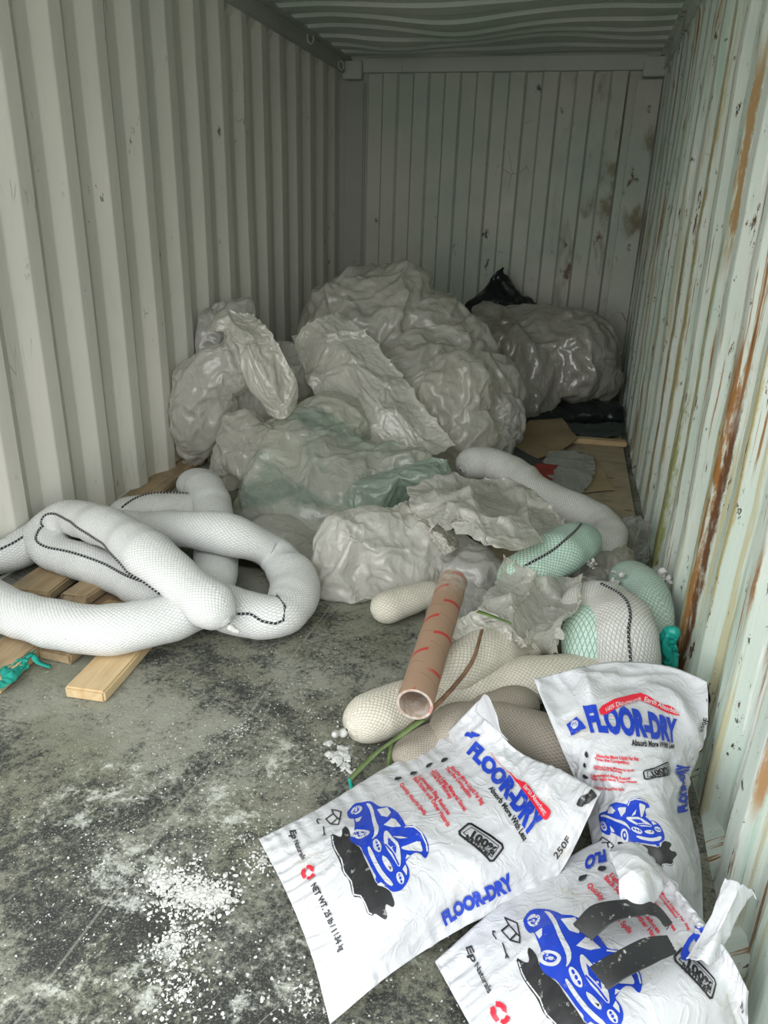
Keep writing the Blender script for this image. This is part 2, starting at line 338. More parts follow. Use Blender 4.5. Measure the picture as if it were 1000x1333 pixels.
def mat_floor():
    k = N('powder_dusted_dark_floor'); P = k.co('Pos'); x, y, z = k.xyz(P)
    R_ = k.co('Pos', rot=(0, 0, math.radians(28)))
    def stretch(sx_, sy_, loc=(0, 0, 0)):
        mp = k.n('Mapping'); k.put(mp.inputs[0], R_); mp.inputs[3].default_value = (sx_, sy_, 1); mp.inputs[1].default_value = loc; return mp.outputs[0]
    base = k.mix(k.noise(stretch(28, 1.5), 3, 5, .7), (.012, .013, .013), (.060, .062, .058))
    swirl = k.noise(P, 2.1, 6, .62, 1.1); grain = k.noise(P, 75, 7, .78); mid = k.noise(P, 13, 8, .7, .4); sweep = k.noise(stretch(9, 2.0), 2.2, 6, .65, .5)
    # powder film: olive-grey, thick towards the middle of the room
    reg = k.M('ADD', k.M('ADD', k.ss(y, .8, 1.6, 0, .17), k.M('MULTIPLY', swirl, .95)), k.M('MULTIPLY', sweep, .35))
    d = k.M('ADD', reg, k.M('MULTIPLY', k.M('SUBTRACT', mid, .5), .9)); d = k.M('ADD', d, k.M('MULTIPLY', k.M('SUBTRACT', grain, .5), 1.25))
    dust = k.mix(k.ss(k.noise(P, 3.1, 4), .40, .62), (.24, .245, .18), (.33, .335, .275))
    c = k.mix(k.M('MULTIPLY', k.ss(d, .54, .90), .9), base, dust)
    gr2 = k.noise(P, 230, 4, .7); c = k.mix(k.M('MULTIPLY', k.ss(gr2, .52, .66), .5), c, (.34, .345, .29)); c = k.mix(k.M('MULTIPLY', k.ss(gr2, .45, .33), .45), c, (.03, .032, .03))
    # whiter powder
    def spot(cx, cy, r):
        dx = k.M('SUBTRACT', x, cx); dy = k.M('SUBTRACT', y, cy); return k.ss(k.M('SQRT', k.M('ADD', k.M('MULTIPLY', dx, dx), k.M('MULTIPLY', dy, dy))), r, r*.15)
    w_ = spot(1.20, .98, .22)
    for q in ((1.33, .82, .22), (1.28, 1.22, .20), (1.48, .80, .14), (1.45, 1.46, .16), (1.0, 1.15, .30), (1.34, 1.42, .2), (1.60, 1.0, .35), (1.24, .70, .25)): w_ = k.M('MAXIMUM', w_, k.M('MULTIPLY', spot(*q), .9))
    wd = k.M('ADD', k.M('MULTIPLY', w_, .24), k.M('ADD', k.M('MULTIPLY', mid, .9), k.M('MULTIPLY', grain, .5)))
    c = k.mix(k.M('MULTIPLY', k.ss(wd, .90, 1.06), .85), c, (.60, .62, .57))
    fl = k.ss(k.vor(P, 95, 'F1'), .20, .10); c = k.mix(k.M('MULTIPLY', fl, k.ss(k.noise(P, 17, 5, .6), .53, .60)), c, (.66, .66, .60))
    scr = k.ss(k.noise(stretch(60, .8), 3, 3, .6), .66, .72); c = k.mix(k.M('MULTIPLY', scr, .5), c, (.40, .41, .36))
    seam = k.ss(k.M('ABSOLUTE', k.M('SUBTRACT', k.M('SUBTRACT', x, k.M('MULTIPLY', y, .04)), 1.13)), .004, .0015)
    c = k.mix(k.M('MULTIPLY', seam, .3), c, (.42, .42, .36))
    k.set(Base_Color=c, Roughness=.85, Specular_IOR_Level=.25); k.bump(k.M('ADD', k.ss(d, .6, 1), k.M('MULTIPLY', grain, .8)), .5, .006); return k.m
m_wall = mat_wall('pale_grey_paint', (.62, .61, .545), (.93, .94, .95), .64)
m_back = mat_wall('back_wall_paint', (.52, .52, .455), (.80, .93, .90), .635, .9)
m_roof = mat_wall('roof_paint', (.54, .57, .51), (.8, .9, .85), .655)
m_trim = mat_wall('rail_paint', (.38, .39, .345), (.85, .9, .9), .67)
m_head = mat_wall('header_paint', (.50, .52, .46), (.85, .9, .9), .66)
m_right = mat_right(); m_floor = mat_floor()

# ---------------------------------------------------------------- container shell
def prof(y, e0=2.705, p=.277):
    u = ((y-e0) % p)
    return np.interp(u, [0, .072, .136, .207, p], [0, 0, .036, .036, 0])
def wall_y(e0, p, y0, y1):
    ys = []; k0 = int((y0-e0)//p)-1
    for k in range(k0, k0+60):
        for a in (0, .006, .036, .066, .072, .078, .104, .130, .136, .142, .172, .201, .207, .213, .242, .271):
            y = e0+k*p+a
            if y0 < y < y1: ys.append(y)
    return np.array([y0]+sorted(ys)+[y1])
def corrugated(name, X, sgn, e0, mat, dents, p=.277):
    ys = wall_y(e0, p, Y0, L+.06); zs = np.r_[0, .03, np.linspace(.08, 2.25, 36), 2.29]
    yy, zz = np.meshgrid(ys, zs); d = prof(yy, e0, p)*np.clip((2.29-zz)/.04, 0, 1)*np.clip(zz/.03, 0, 1)
    rr = np.stack([yy.ravel(), zz.ravel(), 0*yy.ravel()], 1)
    xx = X+sgn*d+dents(rr).reshape(d.shape)*sgn*np.clip((2.29-zz)/.3, 0, 1)
    V = np.stack([xx, yy, zz], -1).reshape(-1, 3); i = np.arange(len(V)).reshape(len(zs), len(ys))
    f = np.stack([i[:-1, :-1], i[:-1, 1:], i[1:, 1:], i[1:, :-1]], -1).reshape(-1, 4)
    o = mesh(name, V, f, mat); o.modifiers.new('es', 'EDGE_SPLIT').split_angle = math.radians(28)
    return tag(o, kind='structure')
rs0 = hsh(4)
corrugated('wall_left', 0, -1, 2.705, m_wall, lambda q: .002*sn(q, .7, hsh(2)))
corrugated('wall_right', W, 1, 2.62, m_right, lambda q: .014*sn(q, .35, hsh(9))+.005*sn(q*[1.6, .4, 1], 1.0, hsh(8))+.002*sn(q, 3.2, hsh(5)))
# end wall
xs = [.155]; 
lines = np.arange(.16, 2.16, .1215); seg = []
for k, a in enumerate(lines):
    seg += [(a, 0 if k % 2 == 0 else .032), (a+.018, .032 if k % 2 == 0 else 0)]
seg = [(-.08, 0)]+seg+[(2.20, seg[-1][1]), (W+.10, seg[-1][1])]
zs = np.r_[0, np.linspace(.05, 2.28, 30), 2.36]
V = []; 
for z in zs:
    for a, d in seg:
        b = .012*math.sin(a*3+z*2)*(z*(2.3-z))/1.3*max(0, a-1.2)
        V.append((a, L+d*(1 if z < 2.30 else 0)+b, z))
V = np.array(V); i = np.arange(len(V)).reshape(len(zs), len(seg)); f = np.stack([i[:-1, :-1], i[:-1, 1:], i[1:, 1:], i[1:, :-1]], -1).reshape(-1, 4)
tag(mesh('wall_back', V, f, m_back, smooth=False), kind='structure')
# roof: ribs across, sagged and dented
ys = np.array([y for k_ in range(40) for y in (np.array([0, .03, .065, .10, .13, .165, .18, .195, .225])+L-.20-k_*.255)][::1]); ys = np.sort(ys[(ys > Y0) & (ys < L)]); ys = np.r_[Y0, ys, L]; xs = np.linspace(0, W, 40)
def roofprof(y): u = (y-(L-.20)) % .255; return np.interp(u, [0, .03, .10, .165, .180, .255], [0, 0, .019, .019, 0, 0])
xx, yy = np.meshgrid(xs, ys); env = np.clip(np.minimum(xx, W-xx)/.35, 0, 1)
q = np.stack([xx.ravel()*.8, yy.ravel(), 0*xx.ravel()], 1)
wob = (.009*sn(q, .9, hsh(31))).reshape(xx.shape)
dent = -.055*np.exp(-((xx-1.0)/.35)**2-((yy-5.2)/.5)**2)-.03*np.exp(-((xx-.55)/.3)**2-((yy-5.7)/.25)**2)+.03*np.exp(-((xx-1.5)/.4)**2-((yy-5.8)/.3)**2)
fold = (.010*sn(q*[1, .6, 1], .6, hsh(12))).reshape(xx.shape)
y2 = yy+(fold+.05*np.exp(-((xx-1.05)/.3)**2-((yy-5.5)/.5)**2))*env*np.clip((L-yy)/.3, 0, 1)
V = np.stack([xx, y2, H+.0+roofprof(yy)+(wob+dent)*env], -1).reshape(-1, 3); i = np.arange(len(V)).reshape(len(ys), len(xs))
f = np.stack([i[:-1, :-1], i[1:, :-1], i[1:, 1:], i[:-1, 1:]], -1).reshape(-1, 4)
o = mesh('ceiling', V, f, m_roof, smooth=False); tag(o, kind='structure')
tag(boxes('floor', [(W/2, (Y0+L)/2, -.015, W+.08, L-Y0+.08, .03)], m_floor), kind='structure')
tl = tag(boxes('trim_1', [(-.005, (Y0+L)/2, 2.345, .05, L-Y0, .115), (.03, (Y0+L)/2, 2.385, .06, L-Y0, .02)], m_trim, bevel=.003), kind='structure')
tr = tag(boxes('trim_2', [(W+.008, (Y0+L)/2, 2.345, .05, L-Y0, .115), (W-.02, (Y0+L)/2, 2.385, .05, L-Y0, .02)], m_right, bevel=.003), kind='structure')
tag(boxes('trim_3', [(W/2, L-.015, 2.347, W, .07, .096)], m_head, bevel=.004), kind='structure')   # header over the end wall
pl = tag(boxes('trim_4', [(.075, L-.005, 1.12, .15, .05, 2.24), (.155, L+.0, 1.12, .014, .03, 2.24)], m_trim, bevel=.003), kind='structure')
pr = tag(boxes('trim_5', [(2.26, L-.005, 1.12, .17, .05, 2.24)], m_back, bevel=.003), kind='structure')
tag(boxes('corner_casting', [(.075, L-.06, 2.31, .15, .09, .12)], m_head, pl, .006)); tag(boxes('corner_casting', [(2.275, L-.06, 2.31, .15, .09, .12)], m_head, pr, .006))
def ring(c, parent, r=.028):
    a = np.linspace(0, 2*math.pi, 25); tube('lashing_ring', [(c[0]+.012+.012*math.cos(t), c[1]+r*math.cos(t), c[2]+r*math.sin(t)) for t in a], .006, m_head, parent)
for c in ((0.02, 5.4, 2.358), (0.02, 6.078, 2.316)): ring(c, tl)
for c in ((2.267, 6.28, 1.118), (2.268, 6.28, 2.053)): ring(c, pr, .02)

ART = [('p', 2, [(0.1993, 0.2418), (0.2149, 0.25), (0.2248, 0.2562), (0.2288, 0.2625), (0.2211, 0.2696), (0.205, 0.2762), (0.1966, 0.2841), (0.1956, 0.29), (0.2057, 0.2936), (0.2267, 0.2941), (0.2445, 0.2902), (0.2588, 0.2846), (0.2759, 0.2824), (0.2988, 0.2847), (0.3155, 0.2885), (0.3298, 0.2933), (0.3538, 0.2946), (0.3861, 0.2917), (0.4198, 0.2901), (0.4504, 0.2892), (0.4799, 0.2874), (0.5054, 0.2852), (0.5255, 0.2891), (0.5402, 0.2963), (0.5556, 0.3036), (0.5732, 0.3094), (0.5896, 0.3111), (0.6048, 0.3101), (0.6198, 0.3094), (0.6347, 0.3076), (0.645, 0.3049), (0.6506, 0.3002), (0.6478, 0.2956), (0.6351, 0.2909), (0.6257, 0.2872), (0.6205, 0.2841), (0.6249, 0.28), (0.6364, 0.2755), (0.6507, 0.2737), (0.6679, 0.2738), (0.68, 0.2706), (0.6874, 0.266), (0.6849, 0.2611), (0.6712, 0.2555), (0.6558, 0.2503), (0.6399, 0.2449), (0.6336, 0.2395), (0.6378, 0.2343), (0.6351, 0.2293), (0.6257, 0.2239), (0.6122, 0.221), (0.5942, 0.222), (0.5762, 0.223), (0.5625, 0.2241), (0.5499, 0.2239), (0.5395, 0.2217), (0.531, 0.217), (0.5276, 0.2092), (0.52, 0.205), (0.5092, 0.2048), (0.4875, 0.2077), (0.4561, 0.2135), (0.4344, 0.2147), (0.419, 0.2098), (0.3952, 0.2101), (0.3654, 0.2152), (0.3347, 0.2182), (0.3008, 0.2179), (0.2737, 0.2195), (0.2505, 0.2217), (0.2275, 0.2265), (0.2031, 0.2346)]),
('l', 0, [(0.2109, 0.2376), (0.2444, 0.2278), (0.2752, 0.2243), (0.3477, 0.2254), (0.4068, 0.2141), (0.4552, 0.2199), (0.5145, 0.2081), (0.5304, 0.2248), (0.5651, 0.2273), (0.6171, 0.2254), (0.6295, 0.2319)], 0.006, 0),
('p', 1, [(0.124, 0.3174), (0.1111, 0.3229), (0.1028, 0.3313), (0.095, 0.345), (0.0944, 0.3564), (0.0992, 0.3678), (0.1056, 0.3797), (0.1154, 0.3911), (0.1288, 0.4003), (0.1436, 0.4059), (0.159, 0.4105), (0.1737, 0.4145), (0.1852, 0.4206), (0.1949, 0.4312), (0.2097, 0.4401), (0.2288, 0.447), (0.2498, 0.451), (0.2743, 0.4534), (0.2995, 0.4534), (0.3252, 0.4511), (0.3403, 0.4501), (0.345, 0.45), (0.3547, 0.4551), (0.3665, 0.465), (0.3852, 0.4722), (0.4097, 0.4762), (0.4333, 0.4792), (0.4571, 0.4793), (0.4794, 0.4765), (0.4977, 0.4717), (0.5149, 0.4647), (0.5296, 0.4539), (0.535, 0.4464), (0.5319, 0.4442), (0.5242, 0.4421), (0.5098, 0.4419), (0.4974, 0.439), (0.4877, 0.4311), (0.485, 0.4203), (0.49, 0.4053), (0.4946, 0.3959), (0.4963, 0.3925), (0.5051, 0.3904), (0.5195, 0.3907), (0.5343, 0.3897), (0.5501, 0.3859), (0.5645, 0.3812), (0.575, 0.375), (0.5832, 0.3688), (0.5895, 0.3609), (0.5947, 0.354), (0.5993, 0.3453), (0.6003, 0.339), (0.5994, 0.3328), (0.5949, 0.3253), (0.5888, 0.3176), (0.5762, 0.3122), (0.5616, 0.3096), (0.5481, 0.3044), (0.535, 0.2955), (0.5208, 0.2902), (0.5075, 0.288), (0.4976, 0.2891), (0.4909, 0.2937), (0.48, 0.295), (0.4628, 0.2941), (0.4403, 0.2943), (0.4138, 0.2957), (0.3905, 0.2969), (0.3741, 0.2964), (0.3554, 0.2967), (0.3389, 0.2976), (0.3247, 0.295), (0.3146, 0.2892), (0.3032, 0.2846), (0.2905, 0.2815), (0.2782, 0.2808), (0.2648, 0.2832), (0.2518, 0.2905), (0.2399, 0.3047), (0.223, 0.3143), (0.2021, 0.3195), (0.1847, 0.3242), (0.1696, 0.3272), (0.1609, 0.3254), (0.1596, 0.3198), (0.1512, 0.3155), (0.1355, 0.315)]),
('p', 0, [(0.1299, 0.3689), (0.1356, 0.3673), (0.1412, 0.3646), (0.1453, 0.36), (0.1489, 0.3547), (0.1496, 0.3489), (0.149, 0.3427), (0.1451, 0.3374), (0.1402, 0.3337), (0.1345, 0.3304), (0.1284, 0.3303), (0.1218, 0.3308), (0.1156, 0.3348), (0.1114, 0.3394), (0.109, 0.3447), (0.1086, 0.3503), (0.1098, 0.3557), (0.1129, 0.3608), (0.1179, 0.3653), (0.1242, 0.368)]),
('p', 1, [(0.1305, 0.3586), (0.1345, 0.3577), (0.1369, 0.3556), (0.1395, 0.354), (0.1402, 0.3502), (0.1404, 0.3473), (0.14, 0.3445), (0.1386, 0.3407), (0.136, 0.3395), (0.1341, 0.3377), (0.13, 0.3371), (0.1259, 0.3381), (0.1243, 0.3398), (0.121, 0.3418), (0.1201, 0.345), (0.12, 0.3485), (0.1205, 0.3511), (0.1223, 0.3546), (0.125, 0.3562), (0.1276, 0.3585)]),
('p', 0, [(0.1304, 0.3526), (0.1311, 0.3522), (0.1333, 0.3509), (0.1347, 0.3501), (0.135, 0.3495), (0.1351, 0.3476), (0.135, 0.3457), (0.1347, 0.345), (0.1329, 0.3443), (0.1319, 0.3438), (0.1301, 0.3432), (0.1293, 0.3436), (0.1274, 0.3444), (0.1259, 0.345), (0.1255, 0.3462), (0.1254, 0.3482), (0.1257, 0.3498), (0.1267, 0.3504), (0.1279, 0.3512), (0.1296, 0.3523)]),
('p', 0, [(0.2794, 0.3472), (0.2855, 0.3447), (0.2902, 0.3391), (0.293, 0.3307), (0.2923, 0.3224), (0.2893, 0.3135), (0.2832, 0.3046), (0.275, 0.2974), (0.2655, 0.2922), (0.256, 0.2897), (0.248, 0.29), (0.2403, 0.2934), (0.2353, 0.2992), (0.2337, 0.3059), (0.2349, 0.315), (0.2387, 0.3246), (0.2448, 0.3331), (0.2526, 0.34), (0.2607, 0.345), (0.2702, 0.3477)]),
('p', 1, [(0.274, 0.3377), (0.2774, 0.3356), (0.28, 0.3324), (0.2806, 0.3279), (0.2803, 0.3223), (0.2784, 0.3161), (0.2749, 0.3109), (0.27, 0.3064), (0.2648, 0.3038), (0.2595, 0.3015), (0.2545, 0.3017), (0.2499, 0.3042), (0.2462, 0.3072), (0.2456, 0.3118), (0.246, 0.3174), (0.2495, 0.3233), (0.2527, 0.329), (0.2575, 0.3335), (0.2632, 0.3357), (0.2691, 0.3379)]),
('p', 0, [(0.2697, 0.3295), (0.2705, 0.3286), (0.2725, 0.3262), (0.2728, 0.3246), (0.2726, 0.3221), (0.2709, 0.3197), (0.2699, 0.3171), (0.2679, 0.3154), (0.2651, 0.3142), (0.2626, 0.3135), (0.2603, 0.3133), (0.2594, 0.3142), (0.2578, 0.3154), (0.2573, 0.3176), (0.2574, 0.32), (0.2592, 0.3225), (0.26, 0.325), (0.2625, 0.3265), (0.2648, 0.3288), (0.2668, 0.3295)]),
('p', 0, [(0.1705, 0.3302), (0.1751, 0.3532), (0.194, 0.3397), (0.1945, 0.3287)]),
('p', 0, [(0.1863, 0.4043), (0.2055, 0.4347), (0.24, 0.4351), (0.255, 0.4175), (0.2297, 0.4043)]),
('p', 0, [(0.2798, 0.3951), (0.2725, 0.4259), (0.2867, 0.4345), (0.3342, 0.4373), (0.3171, 0.4154)]),
('p', 0, [(0.1256, 0.3888), (0.1389, 0.3947), (0.1556, 0.3962), (0.1795, 0.3942), (0.2003, 0.39), (0.2215, 0.3855), (0.2451, 0.3821), (0.2713, 0.3796), (0.2905, 0.3741), (0.3042, 0.3652), (0.3129, 0.3554), (0.3181, 0.344), (0.317, 0.3407), (0.3092, 0.348), (0.2989, 0.3546), (0.2871, 0.3604), (0.2702, 0.3649), (0.2498, 0.3686), (0.2259, 0.3729), (0.2019, 0.379), (0.1797, 0.3829), (0.1594, 0.3853), (0.1419, 0.386), (0.1274, 0.3855)]),
('p', 0, [(0.3461, 0.3197), (0.3505, 0.3228), (0.371, 0.3231), (0.4085, 0.3204), (0.4426, 0.3195), (0.4753, 0.3199), (0.509, 0.3227), (0.5399, 0.3272), (0.5589, 0.328), (0.5633, 0.3245), (0.5599, 0.32), (0.5484, 0.3154), (0.5295, 0.3108), (0.5023, 0.3082), (0.4705, 0.306), (0.4348, 0.3065), (0.4045, 0.3082), (0.38, 0.31), (0.3611, 0.3132), (0.3502, 0.3161)]),
('p', 0, [(0.3654, 0.3559), (0.3768, 0.3543), (0.3867, 0.3506), (0.3946, 0.3468), (0.3991, 0.343), (0.3998, 0.3394), (0.3967, 0.3355), (0.3906, 0.3332), (0.3828, 0.331), (0.3723, 0.3308), (0.3604, 0.3321), (0.3498, 0.3346), (0.3396, 0.3375), (0.3308, 0.3411), (0.3264, 0.3454), (0.3252, 0.3499), (0.329, 0.3529), (0.3349, 0.3551), (0.3442, 0.3568), (0.3546, 0.3571)]),
('p', 1, [(0.346, 0.3514), (0.35, 0.35), (0.3511, 0.3474), (0.3508, 0.345), (0.3494, 0.344), (0.3449, 0.3437), (0.3401, 0.3446), (0.3371, 0.3457), (0.3351, 0.3488), (0.3352, 0.3504), (0.3391, 0.3519), (0.3424, 0.3524)]),
('p', 1, [(0.3661, 0.3496), (0.37, 0.3475), (0.3712, 0.345), (0.3706, 0.3432), (0.3694, 0.3412), (0.365, 0.3407), (0.3603, 0.3418), (0.3569, 0.3442), (0.3552, 0.3458), (0.3554, 0.3487), (0.359, 0.35), (0.3622, 0.3504)]),
('p', 1, [(0.3856, 0.3469), (0.3899, 0.345), (0.3906, 0.3431), (0.3902, 0.3404), (0.3884, 0.3395), (0.3847, 0.3393), (0.38, 0.34), (0.3762, 0.3414), (0.375, 0.3444), (0.3753, 0.3458), (0.3789, 0.3475), (0.3811, 0.3481)]),
('p', 0, [(0.555, 0.365), (0.5641, 0.3637), (0.5703, 0.3606), (0.5758, 0.358), (0.5798, 0.3549), (0.5799, 0.3506), (0.5762, 0.3481), (0.5716, 0.3454), (0.5649, 0.3444), (0.5558, 0.3436), (0.5476, 0.3443), (0.5396, 0.3452), (0.531, 0.3483), (0.5256, 0.351), (0.5235, 0.3546), (0.5226, 0.3588), (0.5251, 0.361), (0.53, 0.3642), (0.537, 0.3654), (0.5452, 0.3654)]),
('p', 1, [(0.5393, 0.3597), (0.5409, 0.358), (0.543, 0.3556), (0.5422, 0.3543), (0.54, 0.3529), (0.536, 0.3524), (0.5339, 0.3533), (0.5301, 0.355), (0.5296, 0.3564), (0.5298, 0.3589), (0.5315, 0.3596), (0.535, 0.36)]),
('p', 1, [(0.5545, 0.3577), (0.5567, 0.3557), (0.5582, 0.3544), (0.5574, 0.3519), (0.555, 0.3506), (0.5514, 0.3505), (0.5482, 0.3509), (0.5452, 0.3531), (0.5448, 0.3549), (0.5449, 0.3565), (0.5472, 0.3585), (0.5502, 0.3587)]),
('p', 1, [(0.5701, 0.3551), (0.5735, 0.3544), (0.5747, 0.352), (0.5746, 0.3501), (0.5714, 0.3494), (0.5682, 0.3491), (0.5649, 0.3497), (0.5616, 0.3505), (0.5603, 0.3529), (0.5607, 0.3547), (0.5638, 0.3555), (0.5668, 0.3558)]),
('p', 0, [(0.421, 0.3434), (0.4293, 0.3461), (0.4412, 0.3494), (0.4601, 0.3507), (0.4789, 0.3506), (0.4966, 0.3491), (0.5053, 0.3451), (0.5055, 0.3406), (0.4991, 0.3372), (0.4825, 0.3345), (0.4653, 0.3341), (0.4478, 0.3345), (0.4343, 0.3365), (0.4243, 0.3401)]),
('p', 2, [(0.4703, 0.3411), (0.4871, 0.3487), (0.4945, 0.3413)]),
('p', 0, [(0.3113, 0.3906), (0.3161, 0.3946), (0.3307, 0.3963), (0.355, 0.3973), (0.3797, 0.3993), (0.4046, 0.401), (0.4353, 0.3961), (0.4739, 0.3846), (0.4959, 0.3753), (0.5049, 0.3696), (0.4957, 0.3653), (0.4703, 0.3649), (0.4417, 0.3642), (0.4092, 0.3631), (0.379, 0.3653), (0.3508, 0.371), (0.3302, 0.3779), (0.3156, 0.3852)]),
('p', 1, [(0.3446, 0.3873), (0.3847, 0.391), (0.4158, 0.392), (0.4478, 0.3772), (0.421, 0.3777), (0.3828, 0.3741)]),
('l', 1, [(0.3788, 0.3676), (0.4351, 0.3727), (0.4936, 0.3697)], 0.007, 0),
('p', 0, [(0.355, 0.3999), (0.3766, 0.415), (0.411, 0.4328), (0.3902, 0.4099)]),
('p', 0, [(0.4298, 0.4051), (0.4347, 0.418), (0.4399, 0.4334), (0.4452, 0.4506), (0.4549, 0.4592), (0.4677, 0.4561), (0.4806, 0.4546), (0.4949, 0.4513), (0.4978, 0.446), (0.49, 0.4391), (0.4776, 0.4285), (0.4607, 0.4147), (0.446, 0.4053), (0.4334, 0.4007)]),
('p', 0, [(0.4896, 0.3945), (0.4729, 0.4055), (0.4874, 0.4112), (0.4879, 0.4311)]),
('l', 0, [(0.3529, 0.4454), (0.3811, 0.4667), (0.426, 0.4745), (0.48, 0.4706), (0.5094, 0.4621)], 0.006, 0),
('p', 0, [(0.5239, 0.2855), (0.5229, 0.2993), (0.5448, 0.3055), (0.5462, 0.3006), (0.5356, 0.2914)]),
('p', 0, [(0.5205, 0.372), (0.5092, 0.3868), (0.5323, 0.3846), (0.5565, 0.3743)]),
('l', 2, [(0.0908, 0.2503), (0.092, 0.2796), (0.1321, 0.2835), (0.1368, 0.2554)], 0.006, 1),
('l', 2, [(0.064, 0.2824), (0.1054, 0.3038), (0.148, 0.2863), (0.1652, 0.275), (0.1368, 0.2554)], 0.006, 0),
('l', 2, [(0.064, 0.2824), (0.092, 0.2796)], 0.006, 0),
('l', 2, [(0.1321, 0.2835), (0.148, 0.2863)], 0.006, 0),
('l', 2, [(0.1279, 0.2296), (0.1652, 0.2199)], 0.006, 0),
('l', 2, [(0.1659, 0.2203), (0.1745, 0.2115)], 0.006, 0),
('l', 2, [(0.1659, 0.2203), (0.1814, 0.2194)], 0.006, 0),
('l', 2, [(0.078, 0.2305), (0.07, 0.2256), (0.0802, 0.22), (0.0999, 0.22)], 0.006, 0),
('t', 2, 'Ep', (0.0513, 0.1156), (0.105, 0.1084), (0.0622, 0.1394), 0.03),
('t', 2, 'Naturals', (0.1246, 0.1088), (0.2406, 0.1034), (0.121, 0.1282), 0.02),
('t', 2, 'NET WT. 25 lb / 11.34 kg', (0.3839, 0.0922), (0.7261, 0.0934), (0.3801, 0.1143), 0.03),
('l', 3, [(0.3397, 0.1149), (0.3412, 0.1124), (0.3448, 0.1099), (0.3454, 0.1063), (0.3461, 0.1036), (0.3459, 0.1002), (0.3454, 0.0971)], 0.02, 0),
('p', 3, [(0.3304, 0.1001), (0.3608, 0.0942), (0.3372, 0.0872)]),
('l', 3, [(0.3232, 0.0844), (0.3181, 0.0842), (0.3129, 0.0843), (0.3078, 0.085), (0.3028, 0.086), (0.2991, 0.0883), (0.295, 0.0901)], 0.02, 0),
('p', 3, [(0.3052, 0.0963), (0.2826, 0.0837), (0.2848, 0.1001)]),
('l', 3, [(0.2859, 0.1101), (0.2893, 0.1129), (0.2906, 0.1152), (0.2949, 0.1177), (0.2996, 0.1198), (0.3037, 0.1206), (0.3089, 0.1215)], 0.02, 0),
('p', 3, [(0.3123, 0.1123), (0.3044, 0.1316), (0.3268, 0.1209)]),
('t', 3, 'Absorbs More Liquid Per Bag', (0.1959, 0.6871), (0.455, 0.6841), (0.1948, 0.7037), 0.03),
('t', 3, 'Than the Competition', (0.185, 0.6701), (0.3899, 0.665), (0.1836, 0.6862), 0.03),
('t', 3, 'Using Less Material Saves', (0.1707, 0.631), (0.4297, 0.6256), (0.1689, 0.6461), 0.03),
('t', 3, 'Time and Money', (0.1643, 0.6167), (0.3395, 0.6117), (0.1605, 0.6319), 0.03),
('t', 3, 'Lightweight Bag Reduces', (0.1476, 0.5773), (0.4046, 0.5764), (0.1448, 0.5919), 0.03),
('t', 3, 'Back Strain and Other Hazards', (0.145, 0.56), (0.4525, 0.5555), (0.1412, 0.5745), 0.03),
('t', 3, 'Quickly Absorbs Spills', (0.135, 0.5101), (0.3496, 0.513), (0.1323, 0.5246), 0.03),
('p', 2, [(0.1384, 0.6849), (0.135, 0.69), (0.1348, 0.6949), (0.1353, 0.6996), (0.14, 0.7048), (0.1458, 0.711), (0.1503, 0.7102), (0.1547, 0.7018), (0.1551, 0.6949), (0.1546, 0.6889), (0.1515, 0.6844), (0.1489, 0.6809), (0.145, 0.6801), (0.1411, 0.6813)]),
('p', 2, [(0.1155, 0.6274), (0.1124, 0.6323), (0.1107, 0.6367), (0.113, 0.6406), (0.1157, 0.6459), (0.1221, 0.6527), (0.1272, 0.652), (0.1301, 0.6449), (0.132, 0.6379), (0.1308, 0.6318), (0.1296, 0.6274), (0.1253, 0.6248), (0.1223, 0.6236), (0.1198, 0.6248)]),
('p', 2, [(0.105, 0.5655), (0.1012, 0.5704), (0.1001, 0.5749), (0.1013, 0.5791), (0.1049, 0.5842), (0.11, 0.5901), (0.115, 0.59), (0.1191, 0.5832), (0.1202, 0.5765), (0.1199, 0.5707), (0.1182, 0.5665), (0.1149, 0.5641), (0.111, 0.5626), (0.109, 0.5634)]),
('p', 2, [(0.09, 0.5091), (0.0859, 0.5133), (0.0853, 0.5171), (0.087, 0.5208), (0.0901, 0.5261), (0.0952, 0.5333), (0.0999, 0.5332), (0.1038, 0.5258), (0.105, 0.52), (0.105, 0.5149), (0.1032, 0.51), (0.0999, 0.5067), (0.0964, 0.5055), (0.0935, 0.5058)]),
('t', 1, 'FLOOR-DRY', (0.1921, 0.7899), (0.7302, 0.7602), (0.1796, 0.8674), 0.06),
('t', 2, 'Absorb More With Less', (0.412, 0.7394), (0.7156, 0.7344), (0.4109, 0.7596), 0.04),
('t', 1, 'FLOOR-DRY', (0.9241, 0.4244), (0.894, 0.6547), (0.8327, 0.4203), 0.06),
('t', 2, '250F', (0.9335, 0.8027), (0.9471, 0.8655), (0.892, 0.7988), 0.02),
('l', 2, [(0.5026, 0.6213), (0.666, 0.6683), (0.6852, 0.6651), (0.715, 0.62), (0.7091, 0.6104), (0.52, 0.5738), (0.5041, 0.5782), (0.4945, 0.614)], 0.01, 1),
('l', 2, [(0.5181, 0.6161), (0.6678, 0.6563), (0.6961, 0.62), (0.5216, 0.5854)], 0.004, 1),
('t', 2, '100%', (0.5599, 0.5943), (0.6938, 0.6271), (0.5399, 0.6173), 0.05),
('t', 2, 'NATURAL', (0.5525, 0.5762), (0.6994, 0.6075), (0.5392, 0.5946), 0.05)]
